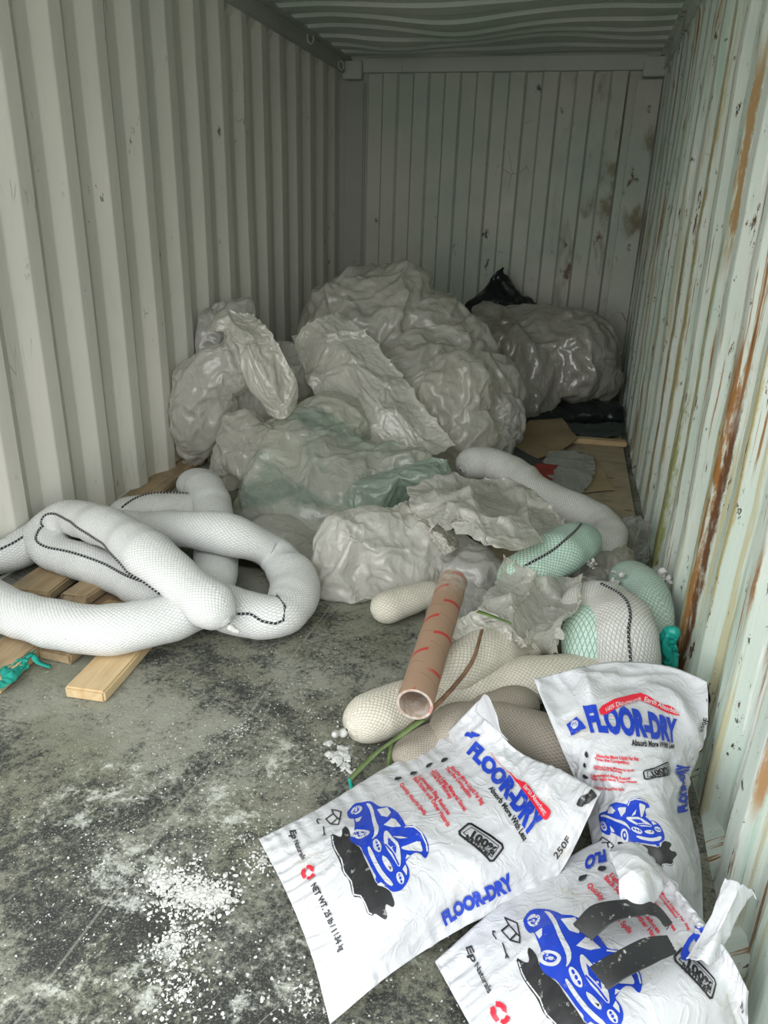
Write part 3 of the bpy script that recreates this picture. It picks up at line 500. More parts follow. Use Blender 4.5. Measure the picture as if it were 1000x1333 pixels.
RIBBON_A = [('p', 3, [(0.2839, 0.8748), (0.3567, 0.8682), (0.4197, 0.8652), (0.4705, 0.8682), (0.5011, 0.8729), (0.5114, 0.8801), (0.5399, 0.879), (0.5853, 0.8701), (0.6366, 0.8657), (0.6949, 0.8656), (0.73, 0.8649), (0.737, 0.86), (0.7414, 0.8522), (0.7407, 0.8409), (0.7311, 0.8342), (0.7122, 0.83), (0.6785, 0.8293), (0.63, 0.8333), (0.5838, 0.8395), (0.5357, 0.8473), (0.4899, 0.8548), (0.4432, 0.8595), (0.3958, 0.8639), (0.3492, 0.8658), (0.305, 0.87), (0.2653, 0.8748)]),
('t', 0, 'Earth Absorbent', (0.5207, 0.8593), (0.7072, 0.837), (0.5251, 0.877), 0.015),
('p', 2, [(0.8692, 0.9364), (0.8791, 0.9464), (0.946, 0.9897), (0.9929, 0.9842), (0.9669, 0.959), (0.9043, 0.9349)]),
('p', 1, [(0.1056, 0.8519), (0.1002, 0.8652), (0.1047, 0.8751), (0.1156, 0.8803), (0.1202, 0.8862), (0.1159, 0.893), (0.1234, 0.8991), (0.1397, 0.9047), (0.1549, 0.9086), (0.1698, 0.9102), (0.1719, 0.9051), (0.1614, 0.8923), (0.1546, 0.8852), (0.1477, 0.8846), (0.1449, 0.8768), (0.1453, 0.8645), (0.1419, 0.8589), (0.1352, 0.8609), (0.1257, 0.8583), (0.115, 0.8499)])]
NET_A = [[(1.402, 1.14, 0.02), (1.517, 1.006, 0.05), (1.608, 0.895, 0.05), (1.675, 0.802, 0.02)], [(1.508, 1.232, 0.05), (1.628, 1.053, 0.13), (1.727, 0.925, 0.14), (1.765, 0.905, 0.05)], [(1.62, 1.387, 0.06), (1.747, 1.163, 0.15), (1.836, 1.049, 0.15), (1.879, 1.024, 0.06)], [(1.73, 1.492, 0.09), (1.853, 1.31, 0.16), (1.954, 1.169, 0.17), (2.017, 1.12, 0.09)], [(1.821, 1.468, 0.24), (1.915, 1.389, 0.19), (2.028, 1.325, 0.2), (2.101, 1.264, 0.22)]]
RIBBON_C = [('t', 1, 'FLO', (0.0531, 0.6302), (0.0394, 0.5605), (0.0933, 0.6048), 0.06),
('t', 1, 'OOR', (0.5543, 0.5947), (0.4811, 0.9981), (0.4949, 0.5898), 0.06),
('p', 1, [(0.5002, 0.681), (0.48, 0.8618), (0.545, 0.9011), (0.5484, 0.685)])]
RIBBON_B = [('p', 3, [(0.2797, 0.863), (0.334, 0.8728), (0.3895, 0.8839), (0.4455, 0.8952), (0.4897, 0.8991), (0.5194, 0.8925), (0.5496, 0.8853), (0.5804, 0.8788), (0.6137, 0.875), (0.6467, 0.8754), (0.6798, 0.87), (0.7108, 0.8574), (0.7297, 0.8501), (0.7298, 0.8489), (0.7, 0.8499), (0.6444, 0.8546), (0.5932, 0.8603), (0.5449, 0.8683), (0.5096, 0.8749), (0.485, 0.88), (0.4458, 0.8753), (0.391, 0.862), (0.3394, 0.8497), (0.2892, 0.8361), (0.2604, 0.8368), (0.2552, 0.8507)]),
('t', 0, '100% Diatomaceous', (0.294, 0.8444), (0.4897, 0.8817), (0.289, 0.8548), 0.015),
('t', 0, 'Earth Absorbent', (0.5056, 0.8767), (0.719, 0.8518), (0.5135, 0.8894), 0.015),
('p', 1, [(0.0759, 0.8182), (0.1395, 0.842), (0.173, 0.7991), (0.0857, 0.7728)]),
('p', 0, [(0.1415, 0.8154), (0.1396, 0.8105), (0.1345, 0.8064), (0.128, 0.8035), (0.1201, 0.8009), (0.1126, 0.8006), (0.1054, 0.8014), (0.1001, 0.8045), (0.0971, 0.8079), (0.0952, 0.8123), (0.0957, 0.817), (0.0997, 0.8217), (0.1048, 0.8257), (0.1104, 0.8293), (0.118, 0.8306), (0.1251, 0.8308), (0.1314, 0.83), (0.1374, 0.8277), (0.1404, 0.8244), (0.1428, 0.82)]),
('t', 1, 'NSF', (0.1044, 0.8123), (0.133, 0.8176), (0.1051, 0.82), 0.01),
('p', 2, [(0.9396, 0.9383), (0.9351, 0.9702), (0.9778, 0.9847), (0.9926, 0.9417)])]
NET_B = [[(2.097, 1.126, 0.03), (2.178, 1.099, 0.06), (2.251, 1.106, 0.06), (2.312, 1.148, 0.04)], [(2.102, 1.249, 0.08), (2.173, 1.155, 0.18), (2.238, 1.158, 0.19), (2.317, 1.285, 0.08)], [(2.064, 1.366, 0.13), (2.146, 1.28, 0.21), (2.219, 1.296, 0.21), (2.301, 1.42, 0.13)], [(2.014, 1.422, 0.2), (2.134, 1.388, 0.25), (2.243, 1.42, 0.25), (2.331, 1.509, 0.2)], [(1.942, 1.534, 0.28), (2.111, 1.644, 0.29), (2.262, 1.653, 0.3), (2.393, 1.588, 0.29)]]
NET_C = [[(1.826, 0.954, 0.03), (1.92, 0.824, 0.05), (1.998, 0.727, 0.05), (2.065, 0.66, 0.03)], [(1.945, 1.083, 0.08), (2.046, 0.887, 0.17), (2.132, 0.783, 0.18), (2.215, 0.765, 0.08)], [(2.121, 1.244, 0.12), (2.208, 1.032, 0.2), (2.264, 0.904, 0.21), (2.314, 0.868, 0.12)], [(2.193, 1.13, 0.2), (2.243, 0.999, 0.24), (2.281, 0.938, 0.24), (2.316, 0.906, 0.2)]]

# ---------------------------------------------------------------- materials of the things
def mat_film(name, col, trans=.25, rough=.28, dirt=(.42, .36, .26), dirt_amt=.25, transl=.35, tint=None):
    k = N(name); P = k.co('Object')
    n1 = k.noise(P, 2.4, 6, .65, .6); n2 = k.noise(P, 26, 6, .7, .8)
    c = k.mix(k.M('MULTIPLY', k.ss(n1, .48, .74), dirt_amt), col, dirt)
    if tint: c = k.mix(k.ss(k.noise(k.co('Object', (.8, 1, 1.6), loc=tint[1]), 2.6, 5, .6, .8), .50, .64, 0, .8), c, tint[0])
    sp = k.ss(k.noise(P, 60, 5, .7), .68, .72); c = k.mix(k.M('MULTIPLY', sp, .5), c, (.16, .12, .08))
    # fine creases: long soft ridges plus a little flutter
    r1 = k.noise(k.co('Object', (1, 1, .45)), 11, 3, .5, 1.4); r1 = k.M('ABSOLUTE', k.M('SUBTRACT', r1, .5)); r2 = k.M('ABSOLUTE', k.M('SUBTRACT', k.noise(k.co('Object', (.5, 1, 1)), 23, 3, .5, 1.2), .5))
    h = k.M('ADD', k.M('MULTIPLY', k.M('MINIMUM', r1, .12), -4), k.M('ADD', k.M('MULTIPLY', k.M('MINIMUM', r2, .10), -1.6), k.M('MULTIPLY', n2, .25)))
    k.set(Base_Color=c, Roughness=k.ss(n2, .3, .7, rough*.7, rough*1.3), Specular_IOR_Level=.8, Coat_Weight=1.0, Coat_Roughness=.13)
    k.put(k.b.inputs['Coat IOR'], 1.75)
    hb = k.bump(h, .55, .012); q = k.n('Bump'); k.put(q.inputs['Height'], r1); q.inputs['Strength'].default_value = .25; q.inputs['Distance'].default_value = .02; k.put(k.b.inputs['Coat Normal'], q.outputs[0])
    tl_ = k.n('BsdfTranslucent'); k.put(tl_.inputs[0], c); tp = k.n('BsdfTransparent'); tp.inputs[0].default_value = (*[min(1, a*1.3) for a in col], 1)
    m1 = k.n('MixShader'); m1.inputs[0].default_value = transl; k.t.links.new(k.b.outputs[0], m1.inputs[1]); k.t.links.new(tl_.outputs[0], m1.inputs[2])
    lw = k.n('LayerWeight'); lw.inputs[0].default_value = .35
    m2 = k.n('MixShader'); k.put(m2.inputs[0], k.M('MULTIPLY', k.M('SUBTRACT', 1, lw.outputs['Facing']), trans*1.25)); k.t.links.new(m1.outputs[0], m2.inputs[1]); k.t.links.new(tp.outputs[0], m2.inputs[2])
    k.t.links.new(m2.outputs[0], k.out.inputs['Surface']); return k.m
def mat_net(name, col, gap, scale=62., dirt=.2, dirtcol=(.36, .33, .27), line=.32, bump=.9, green=None):
    """sleeve filled with absorbent under a knitted diamond net; UV is metres along / round the sock"""
    k = N(name); u, v, _ = k.xyz(k.co('UV')); P = k.co('Object')
    wob = k.M('MULTIPLY', k.noise(P, 14, 2), .006)
    a = k.M('MULTIPLY', k.M('ADD', k.M('ADD', u, v), wob), scale*math.pi); b = k.M('MULTIPLY', k.M('SUBTRACT', k.M('MULTIPLY', u, 1.0), k.M('ADD', v, wob)), scale*math.pi)
    sa = k.M('ABSOLUTE', k.M('SINE', a)); sb = k.M('ABSOLUTE', k.M('SINE', b))
    cell = k.M('MINIMUM', sa, sb)                       # 0 on the threads
    thr = k.ss(cell, line+.12, line-.12)
    n1 = k.noise(P, 5, 5, .6); n2 = k.noise(P, 120, 4, .7)
    fill = k.mix(k.ss(n2, .3, .7), gap, tuple(min(1, q*1.25) for q in gap))
    c = k.mix(thr, fill, col)
    if green: c = k.mix(k.M('MULTIPLY', k.ss(k.noise(k.co('Object', loc=(2, 5, 1)), 3.2, 3), .42, .58), .8), c, k.mix(thr, tuple(q*.75 for q in green), green))
    c = k.mix(k.M('MULTIPLY', k.ss(n1, .45, .75), dirt), c, dirtcol)
    sp = k.ss(k.noise(P, 38, 5, .7), .70, .73); c = k.mix(k.M('MULTIPLY', sp, .6), c, (.14, .11, .08))
    k.set(Base_Color=c, Roughness=.75, Specular_IOR_Level=.25)
    k.bump(k.M('SUBTRACT', k.M('MULTIPLY', n1, .5), k.M('MULTIPLY', thr, -.5) if False else k.M('MULTIPLY', k.M('SUBTRACT', 1, cell), .6)), bump*.5, .004); return k.m
def mat_wood(name, a, b, rot=0, scale=1., dirt=.3):
    k = N(name); P = k.co('Object', (1.2*scale, 14*scale, 9*scale)); n1 = k.noise(P, 2.2, 6, .62, .9); n2 = k.noise(k.co('Object', (4, 90, 60)), 3, 4, .7)
    c = k.mix(k.ss(n1, .32, .68), a, b); c = k.mix(k.M('MULTIPLY', k.ss(n2, .5, .75), .35), c, tuple(q*.55 for q in b))
    kn = k.vor(k.co('Object', (3.2, 9, 3.2)), 1.4, 'F1'); c = k.mix(k.ss(kn, .12, .06), c, (.10, .05, .02))
    c = k.mix(k.M('MULTIPLY', k.ss(k.noise(k.co('Object'), 7, 6, .7), .46, .66), dirt), c, (.14, .125, .10))
    k.set(Base_Color=c, Roughness=.72); k.bump(n2, .25, .004); return k.m
def plain(name, col, rough=.6, nscale=8, var=.25, spec=.4, bump=.2):
    k = N(name); P = k.co('Object'); n = k.noise(P, nscale, 6, .65)
    k.set(Base_Color=k.mix(k.ss(n, .3, .7), tuple(q*(1-var) for q in col), tuple(min(1, q*(1+var*.5)) for q in col)), Roughness=rough, Specular_IOR_Level=spec)
    k.bump(n, bump, .005); return k.m
f_pale = mat_film('milky_film', (.80, .785, .735), .30, .26)
f_beige = mat_film('yellowed_film', (.75, .735, .68), .32, .27, dirt_amt=.35)
f_grey = mat_film('greyish_film', (.70, .695, .66), .26, .30)
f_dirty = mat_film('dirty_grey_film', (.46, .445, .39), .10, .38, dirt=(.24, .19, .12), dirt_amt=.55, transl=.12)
f_green = mat_film('green_tinted_film', (.76, .77, .70), .38, .24, tint=((.36, .49, .42), (1.3, 2, .5)))
f_veil = mat_film('hazy_film', (.74, .73, .69), .46, .24)
f_clear = mat_film('clear_film', (.62, .64, .62), .75, .14, transl=.15)
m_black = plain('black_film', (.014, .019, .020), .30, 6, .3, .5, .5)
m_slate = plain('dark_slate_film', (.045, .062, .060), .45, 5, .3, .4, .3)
s_white = mat_net('white_net', (.50, .51, .51), (.64, .645, .635), 78, .12)
s_white2 = mat_net('white_net_soiled', (.42, .42, .40), (.63, .63, .605), 78, .35)
s_cream = mat_net('cream_net', (.42, .39, .32), (.58, .55, .475), 76, .35, (.40, .37, .30))
s_green = mat_net('green_net', (.20, .36, .29), (.52, .66, .58), 66, .15, line=.26)
s_mint = mat_net('mint_net', (.27, .38, .32), (.44, .55, .48), 74, .3)
s_brown = mat_net('taupe_net', (.43, .39, .33), (.25, .22, .18), 100, .45, (.30, .27, .22), line=.3)
k = N('black_white_braid'); u, v, _ = k.xyz(k.co('UV')); st = k.M('SINE', k.M('MULTIPLY', k.M('ADD', k.M('MULTIPLY', u, 1.0), k.M('MULTIPLY', v, .35)), 2*math.pi/.0135))
k.set(Base_Color=k.mix(k.ss(st, .55, .8), (.012, .013, .016), (.42, .43, .43)), Roughness=.7); m_cord = k.m
w_new = mat_wood('fresh_pine', (.60, .46, .27), (.50, .35, .18), dirt=.12)
w_old = mat_wood('old_pine', (.40, .30, .18), (.27, .19, .10), dirt=.45)
w_dark = mat_wood('dark_board', (.24, .16, .09), (.14, .09, .05), dirt=.4)
w_ply = mat_wood('plywood_face', (.44, .37, .26), (.34, .28, .19), scale=.5, dirt=.45)
m_card = plain('brown_cardboard', (.34, .265, .165), .85, 3, .25, .2, .15)
m_card2 = plain('light_cardboard', (.42, .33, .21), .85, 4, .2, .2, .15)
m_teal = plain('teal_cloth', (.012, .27, .21), .7, 16, .5, .3, .6)
m_tealbag = plain('teal_film', (.010, .30, .24), .35, 9, .35, .5, .5)
m_green = plain('dark_green_cloth', (.02, .14, .095), .75, 9, .3)
m_crumb = plain('white_absorbent', (.58, .58, .55), .9, 40, .25, .2, .6)
m_crumb2 = plain('grey_absorbent', (.52, .53, .50), .9, 40, .25, .2, .6)

# ---------------------------------------------------------------- boards and cardboard at the floor
def board(name, label, a, b, w_, t_, mat, cat='wooden board', group=None, rough=0, seed=0):
    a = Vector(a); b = Vector(b); d = b-a; ln = d.length; bm = bmesh.new()
    bmesh.ops.create_cube(bm, size=1, matrix=Matrix.Diagonal((ln, w_, t_, 1)))
    bmesh.ops.subdivide_edges(bm, edges=[e for e in bm.edges if abs((e.verts[0].co-e.verts[1].co).x) > ln*.5], cuts=14, use_grid_fill=True)
    bmesh.ops.bevel(bm, geom=[e for e in bm.edges if e.calc_face_angle(0) > 1], offset=min(.006, t_*.2), segments=2, affect='EDGES')
    rs = hsh(seed)
    for v in bm.verts:
        if rough and v.co.x < -ln*.45: v.co.x += rs.uniform(-1, 1)*rough
        v.co.y += .0012*math.sin(v.co.x*17+seed); v.co.z += .001*math.sin(v.co.x*9+seed)
    me = bpy.data.meshes.new(name); bm.to_mesh(me); bm.free(); o = link(name, me, mat)
    c = (a+b)/2; o.location = (c.x, c.y, c.z+t_/2); o.rotation_euler = (0, -math.asin((b.z-a.z)/ln), math.atan2(d.y, d.x))
    return tag(o, label, cat, group)
def slab(name, label, pts, t_, mat, cat, z=None, parent=None, wave=.0, group=None, seed=0, ragged=0):
    """flat irregular piece with an outline and real thickness"""
    P = [Vector(p) for p in pts]; rs = hsh(seed); Q = []
    for i, p in enumerate(P):
        q = P[(i+1) % len(P)]; m = max(1, int((q-p).length/.05))
        for j in range(m):
            r = p.lerp(q, j/m)
            if ragged and j: r = r+Vector((rs.uniform(-1, 1), rs.uniform(-1, 1), 0))*ragged
            Q.append(r)
    bm = bmesh.new(); vs = [bm.verts.new(q) for q in Q]; fc = bm.faces.new(vs); fc.normal_update()
    if fc.normal.z < 0: fc.normal_flip()
    bmesh.ops.triangulate(bm, faces=[fc]); bmesh.ops.subdivide_edges(bm, edges=bm.edges[:], cuts=2, use_grid_fill=True)
    for v in bm.verts: v.co.z += wave*(math.sin(v.co.x*13+seed)+math.sin(v.co.y*17+seed*2)+1.2)
    me = bpy.data.meshes.new(name); bm.to_mesh(me); bm.free(); o = link(name, me, mat, parent)
    m = o.modifiers.new('thickness', 'SOLIDIFY'); m.thickness = t_; m.offset = -1
    if not parent: tag(o, label, cat, group)
    return o
board('pine_board', 'clean pale pine board jutting out onto the floor from under the socks', (0.73, 1.486, 0), (0.698, 1.982, 0), .122, .038, w_new, seed=1)
board('pine_board', 'short stubby old board just left of the jutting pale pine board', (0.53, 1.627, 0), (0.548, 1.963, 0), .115, .038, w_old, rough=.006, seed=2)
board('pine_board', 'weathered board at the left frame edge below the white sock', (0.404, 1.465, 0), (0.393, 1.823, 0), .14, .04, w_old, seed=3)
board('pine_board', 'yellowish board edge lying beside the green rag', (0.468, 1.435, 0), (0.441, 1.709, 0), .045, .036, w_new, seed=13)
board('pine_board', 'wide brown board seen inside the left sock loop, leftmost of three', (0.218, 1.911, 0.012), (0.186, 2.311, 0.012), .16, .038, w_old, seed=4)
board('pine_board', 'broken board with a jagged splintered end inside the left sock loop', (0.405, 1.907, 0.03), (0.412, 2.235, 0.03), .10, .038, w_old, rough=.014, seed=5)
board('pine_board', 'dark orange-brown board beneath the splintered board', (0.501, 1.856, 0), (0.474, 2.319, 0), .13, .03, w_dark, seed=6)
board('pine_board', 'narrow dark board right of the other boards under the socks', (0.606, 1.926, 0), (0.586, 2.237, 0), .07, .025, w_dark, seed=7)
board('pine_board', 'long tan board lying along the foot of the pale left wall', (0.11, 2.431, 0), (-0.034, 3.677, 0), .16, .035, w_old, seed=8)
slab('plywood_sheet', 'large plywood sheet lying flat along the foot of the rusty right wall', [(1.367, 4.268, 0.022), (2.318, 4.944, 0.022), (2.321, 3.306, 0.022), (1.703, 2.941, 0.022)], .018, w_ply, 'plywood')
slab('plywood_sheet', 'second lower plywood piece whose edge shows nearest the clear film ball', [(1.69, 3.07, 0.003), (2.322, 3.335, 0.003), (2.325, 3.061, 0.003), (1.73, 2.715, 0.003)], .003, w_ply, 'plywood')
board('batten', 'light wooden batten lying crosswise at the far end of the plywood', (1.982, 4.578, 0.022), (2.336, 4.619, 0.022), .07, .03, w_new, seed=9)
slab('cardboard_sheet', 'square brown cardboard sheet below the big grey bundle', [(1.654, 4.357, 0.05), (1.733, 4.861, 0.06), (1.938, 5.002, 0.06), (2.043, 4.534, 0.055), (1.943, 4.247, 0.05), (1.791, 4.01, 0.05)], .005, m_card, 'cardboard', wave=.003, ragged=.004)
slab('cardboard_sheet', 'lighter torn cardboard piece with a pointed top lying on the plywood', [(2.136, 4.32, 0.03), (2.237, 3.724, 0.03), (2.029, 3.606, 0.03), (1.824, 3.56, 0.03), (1.894, 4.112, 0.03)], .005, m_card2, 'cardboard', wave=.002, seed=4, ragged=.004)
film_sheet('film_scrap', [[(1.789, 3.491, 0.05), (1.941, 3.35, 0.06), (2.054, 3.469, 0.05)], [(1.844, 3.796, 0.07), (1.982, 3.649, 0.1), (2.14, 3.851, 0.06)], [(1.888, 4.162, 0.06), (2.015, 4.204, 0.07), (2.124, 4.249, 0.05)]], f_clear, 'crumpled see-through film scrap lying over the cardboard', nu=30, nv=30, amp=.25, seed=71)
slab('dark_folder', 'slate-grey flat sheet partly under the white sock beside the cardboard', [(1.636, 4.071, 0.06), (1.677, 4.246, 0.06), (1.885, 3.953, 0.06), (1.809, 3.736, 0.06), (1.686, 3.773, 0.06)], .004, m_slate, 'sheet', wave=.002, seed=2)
m_red = plain('faded_red', (.30, .035, .03), .6, 12, .3)
lab = slab('red_label', 'faded red label with small dark marks lying on the cardboard', [(1.8, 3.708, 0.085), (1.838, 3.869, 0.085), (1.943, 3.865, 0.085), (1.922, 3.575, 0.085), (1.878, 3.56, 0.085)], .002, m_red, 'label', wave=.001, seed=3, ragged=.005)
film_bag('black_film', [((1.41, 5.95, 0.485), (0.36, 0.14, 0.288)), ((1.37, 5.98, 0.7), (0.167, 0.08, 0.143)), ((1.35, 6, 0.834), (0.077, 0.05, 0.142)), ((1.2, 5.95, 0.636), (0.239, 0.1, 0.09), (0, -38, 0)), ((1.075, 5.95, 0.523), (0.157, 0.1, 0.085)), ((1.599, 5.95, 0.67), (0.2, 0.1, 0.071), (0, 30, 0)), ((1.761, 5.95, 0.507), (0.236, 0.12, 0.177))], m_black, 'black plastic film peaking up behind the big grey bundle', seed=3, amp=.6, voxel=.03)
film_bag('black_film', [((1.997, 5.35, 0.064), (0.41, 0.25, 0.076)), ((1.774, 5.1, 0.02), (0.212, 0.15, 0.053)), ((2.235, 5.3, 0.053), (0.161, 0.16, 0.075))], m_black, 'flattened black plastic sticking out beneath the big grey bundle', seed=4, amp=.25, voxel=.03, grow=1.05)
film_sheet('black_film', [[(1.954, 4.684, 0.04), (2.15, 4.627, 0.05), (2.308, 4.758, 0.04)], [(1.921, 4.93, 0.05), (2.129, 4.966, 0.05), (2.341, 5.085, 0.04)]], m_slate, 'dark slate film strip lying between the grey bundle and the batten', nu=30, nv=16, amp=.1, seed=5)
# ---------------------------------------------------------------- the pile of plastic
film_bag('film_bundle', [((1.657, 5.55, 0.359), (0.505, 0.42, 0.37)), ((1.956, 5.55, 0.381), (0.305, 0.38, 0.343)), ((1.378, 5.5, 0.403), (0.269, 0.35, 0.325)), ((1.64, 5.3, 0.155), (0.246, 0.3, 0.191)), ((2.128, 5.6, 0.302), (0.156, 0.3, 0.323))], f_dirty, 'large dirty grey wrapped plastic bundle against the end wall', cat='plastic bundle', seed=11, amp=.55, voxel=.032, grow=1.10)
film_bag('plastic_bag', [((0.766, 4.35, 0.674), (0.375, 0.34, 0.329)), ((0.844, 4.45, 0.823), (0.252, 0.28, 0.206)), ((1.119, 4.4, 0.667), (0.227, 0.28, 0.218)), ((1.285, 4.3, 0.493), (0.233, 0.3, 0.269)), ((0.741, 4.25, 0.484), (0.319, 0.3, 0.273)), ((1.127, 4.1, 0.363), (0.372, 0.34, 0.328)), ((1.536, 4.15, 0.365), (0.156, 0.2, 0.251)), ((1.403, 3.95, 0.204), (0.254, 0.25, 0.169))], f_beige, 'tallest milky plastic bag heaped in the middle of the pile', seed=21, amp=1.1, voxel=.03, grow=1.15)
film_bag('plastic_bag', [((1.356, 3.85, 0.394), (0.228, 0.18, 0.253)), ((1.464, 3.8, 0.249), (0.162, 0.16, 0.162)), ((1.258, 3.8, 0.229), (0.165, 0.14, 0.165))], f_beige, 'rounded milky bag with radiating folds at the right of the tallest bag', seed=22, amp=.8, voxel=.024, stretch=(1.6, 1, .7), grow=1.16)
film_bag('plastic_bag', [((1.622, 4, 0.299), (0.126, 0.16, 0.176)), ((1.581, 3.9, 0.17), (0.125, 0.14, 0.104))], f_grey, 'small greyish film lobe beside the cardboard, right end of the heap', seed=23, amp=.6, voxel=.024)
film_sheet('plastic_sheet', [[(0.472, 3.82, 0.669), (0.582, 3.82, 0.748), (0.697, 3.9, 0.806)], [(0.574, 3.68, 0.536), (0.762, 3.66, 0.644), (0.927, 3.8, 0.701)], [(0.737, 3.55, 0.346), (0.954, 3.5, 0.494), (1.125, 3.68, 0.55)], [(0.944, 3.44, 0.213), (1.159, 3.4, 0.343), (1.296, 3.56, 0.394)], [(1.127, 3.4, 0.144), (1.326, 3.36, 0.206), (1.455, 3.46, 0.26)]], f_pale, 'broad pale plastic strip hanging diagonally across the tallest bag', nu=50, nv=110, seed=24, amp=.6, grow=1.02)
film_bag('plastic_bag', [((0.014, 3.75, 0.578), (0.143, 0.15, 0.303)), ((-0.049, 3.8, 0.712), (0.11, 0.12, 0.169)), ((0.196, 3.75, 0.773), (0.09, 0.1, 0.107))], f_grey, 'limp greyish bag standing against the left wall behind the knotted one', seed=31, amp=.8, voxel=.024, stretch=(1, 1, .5))
film_bag('plastic_bag', [((0.122, 3.42, 0.361), (0.151, 0.16, 0.246), (0, 25, 0)), ((0.263, 3.4, 0.554), (0.123, 0.13, 0.192), (0, 30, 0)), ((0.043, 3.45, 0.203), (0.114, 0.13, 0.171)), ((0.362, 3.42, 0.672), (0.114, 0.12, 0.144))], f_pale, 'tall drooping milky bag leaning by the left wall', seed=32, amp=.9, voxel=.022, stretch=(1, 1, .45), grow=1.16)
film_sheet('plastic_sheet', [[(0.182, 3.4, 0.73), (0.268, 3.42, 0.832), (0.416, 3.45, 0.827)], [(0.379, 3.26, 0.733), (0.468, 3.24, 0.794), (0.54, 3.34, 0.768)], [(0.452, 3.24, 0.597), (0.564, 3.2, 0.648), (0.623, 3.3, 0.665)], [(0.529, 3.25, 0.454), (0.636, 3.2, 0.493), (0.687, 3.3, 0.531)], [(0.566, 3.25, 0.382), (0.664, 3.2, 0.385), (0.673, 3.3, 0.418)]], f_pale, 'folded pale film arm flopping down from the top of the drooping bag', nu=44, nv=90, seed=33, amp=.6, grow=1.02)
film_bag('plastic_bag', [((0.337, 3.7, 0.423), (0.208, 0.18, 0.228)), ((0.454, 3.8, 0.497), (0.147, 0.16, 0.168)), ((0.237, 3.6, 0.182), (0.167, 0.16, 0.209))], f_grey, 'shadowed grey film heap between the drooping bag and the tallest bag', seed=34, amp=.8, voxel=.026)
film_bag('plastic_bag', [((0.418, 3.3, 0.239), (0.115, 0.13, 0.184)), ((0.572, 3.22, 0.159), (0.169, 0.16, 0.188)), ((0.351, 3.25, 0.086), (0.085, 0.12, 0.154))], f_beige, 'crumpled beige bag below the drooping bag, behind the upright sock end', seed=35, amp=.9, voxel=.022)
film_bag('plastic_bag', [((0.735, 3.32, 0.226), (0.284, 0.22, 0.182)), ((0.947, 3.15, 0.184), (0.306, 0.22, 0.151)), ((0.698, 3.1, 0.134), (0.217, 0.2, 0.152)), ((1.194, 3.2, 0.195), (0.222, 0.18, 0.136)), ((0.811, 3.45, 0.317), (0.193, 0.2, 0.154)), ((0.866, 2.95, 0.074), (0.312, 0.16, 0.09))], f_green, 'wide sagging bag with a green tint across the middle of the pile', seed=41, amp=1., voxel=.024, stretch=(.55, 1, 1.3), grow=1.15)
film_bag('plastic_bag', [((1.347, 2.98, 0.264), (0.159, 0.09, 0.05), (0, -12, 0)), ((1.168, 2.95, 0.194), (0.141, 0.09, 0.057), (0, -10, 0)), ((1.442, 3, 0.3), (0.073, 0.06, 0.033))], mat_film('sea_green_film', (.50, .60, .53), .35, .22), 'twisted sea-green film tail lying over the wide sagging bag', seed=42, amp=.45, voxel=.014, stretch=(.4, 1, 1.5))
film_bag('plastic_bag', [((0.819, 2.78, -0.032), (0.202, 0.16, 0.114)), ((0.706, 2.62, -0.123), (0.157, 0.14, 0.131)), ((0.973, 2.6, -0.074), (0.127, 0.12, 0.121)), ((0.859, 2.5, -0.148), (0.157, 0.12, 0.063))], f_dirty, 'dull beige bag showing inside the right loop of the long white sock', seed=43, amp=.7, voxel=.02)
film_bag('plastic_bag', [((1.282, 2.42, 0.168), (0.188, 0.16, 0.148)), ((1.391, 2.4, 0.114), (0.175, 0.16, 0.141)), ((1.251, 2.38, 0.055), (0.137, 0.15, 0.114)), ((1.469, 2.5, 0.159), (0.109, 0.13, 0.115)), ((1.198, 2.36, -0.04), (0.115, 0.12, 0.052))], f_pale, 'smooth puffy pale bag in front, just right of the sock loop', seed=44, amp=.75, voxel=.018, grow=1.10)
film_sheet('plastic_sheet', [[(1.387, 2.64, 0.3), (1.545, 2.765, 0.34), (1.72, 2.825, 0.34), (1.847, 2.797, 0.3)], [(1.459, 2.45, 0.28), (1.646, 2.274, 0.4), (1.79, 2.375, 0.38), (1.957, 2.672, 0.28)], [(1.529, 2.388, 0.26), (1.706, 2.138, 0.36), (1.863, 2.144, 0.34), (2.021, 2.648, 0.22)]], f_veil, 'long crumpled film sheet bridging over the dark gap in the middle', nu=110, nv=60, seed=45, amp=.75, grow=1.025)
film_sheet('plastic_sheet', [[(1.307, 2.576, 0.25), (1.395, 2.61, 0.28), (1.474, 2.675, 0.25)], [(1.423, 2.5, 0.2), (1.536, 2.342, 0.28), (1.601, 2.461, 0.24)], [(1.509, 2.531, 0.12), (1.61, 2.334, 0.2), (1.632, 2.458, 0.2)]], f_beige, 'small ruffled film fold tucked behind the puffy pale bag', nu=50, nv=50, seed=46, amp=.8, grow=1.03)
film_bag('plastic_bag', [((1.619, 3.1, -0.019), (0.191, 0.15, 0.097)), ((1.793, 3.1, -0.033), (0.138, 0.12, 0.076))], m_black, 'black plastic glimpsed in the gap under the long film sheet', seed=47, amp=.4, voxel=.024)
film_bag('plastic_bag', [((1.7, 2.42, 0.104), (0.133, 0.14, 0.116)), ((1.674, 2.25, 0.049), (0.111, 0.12, 0.092)), ((1.809, 2.5, 0.035), (0.114, 0.13, 0.1)), ((1.601, 2.5, 0.131), (0.086, 0.12, 0.086))], f_grey, 'flattened greyish bag under the upper end of the cardboard tube', seed=48, amp=.6, voxel=.02)
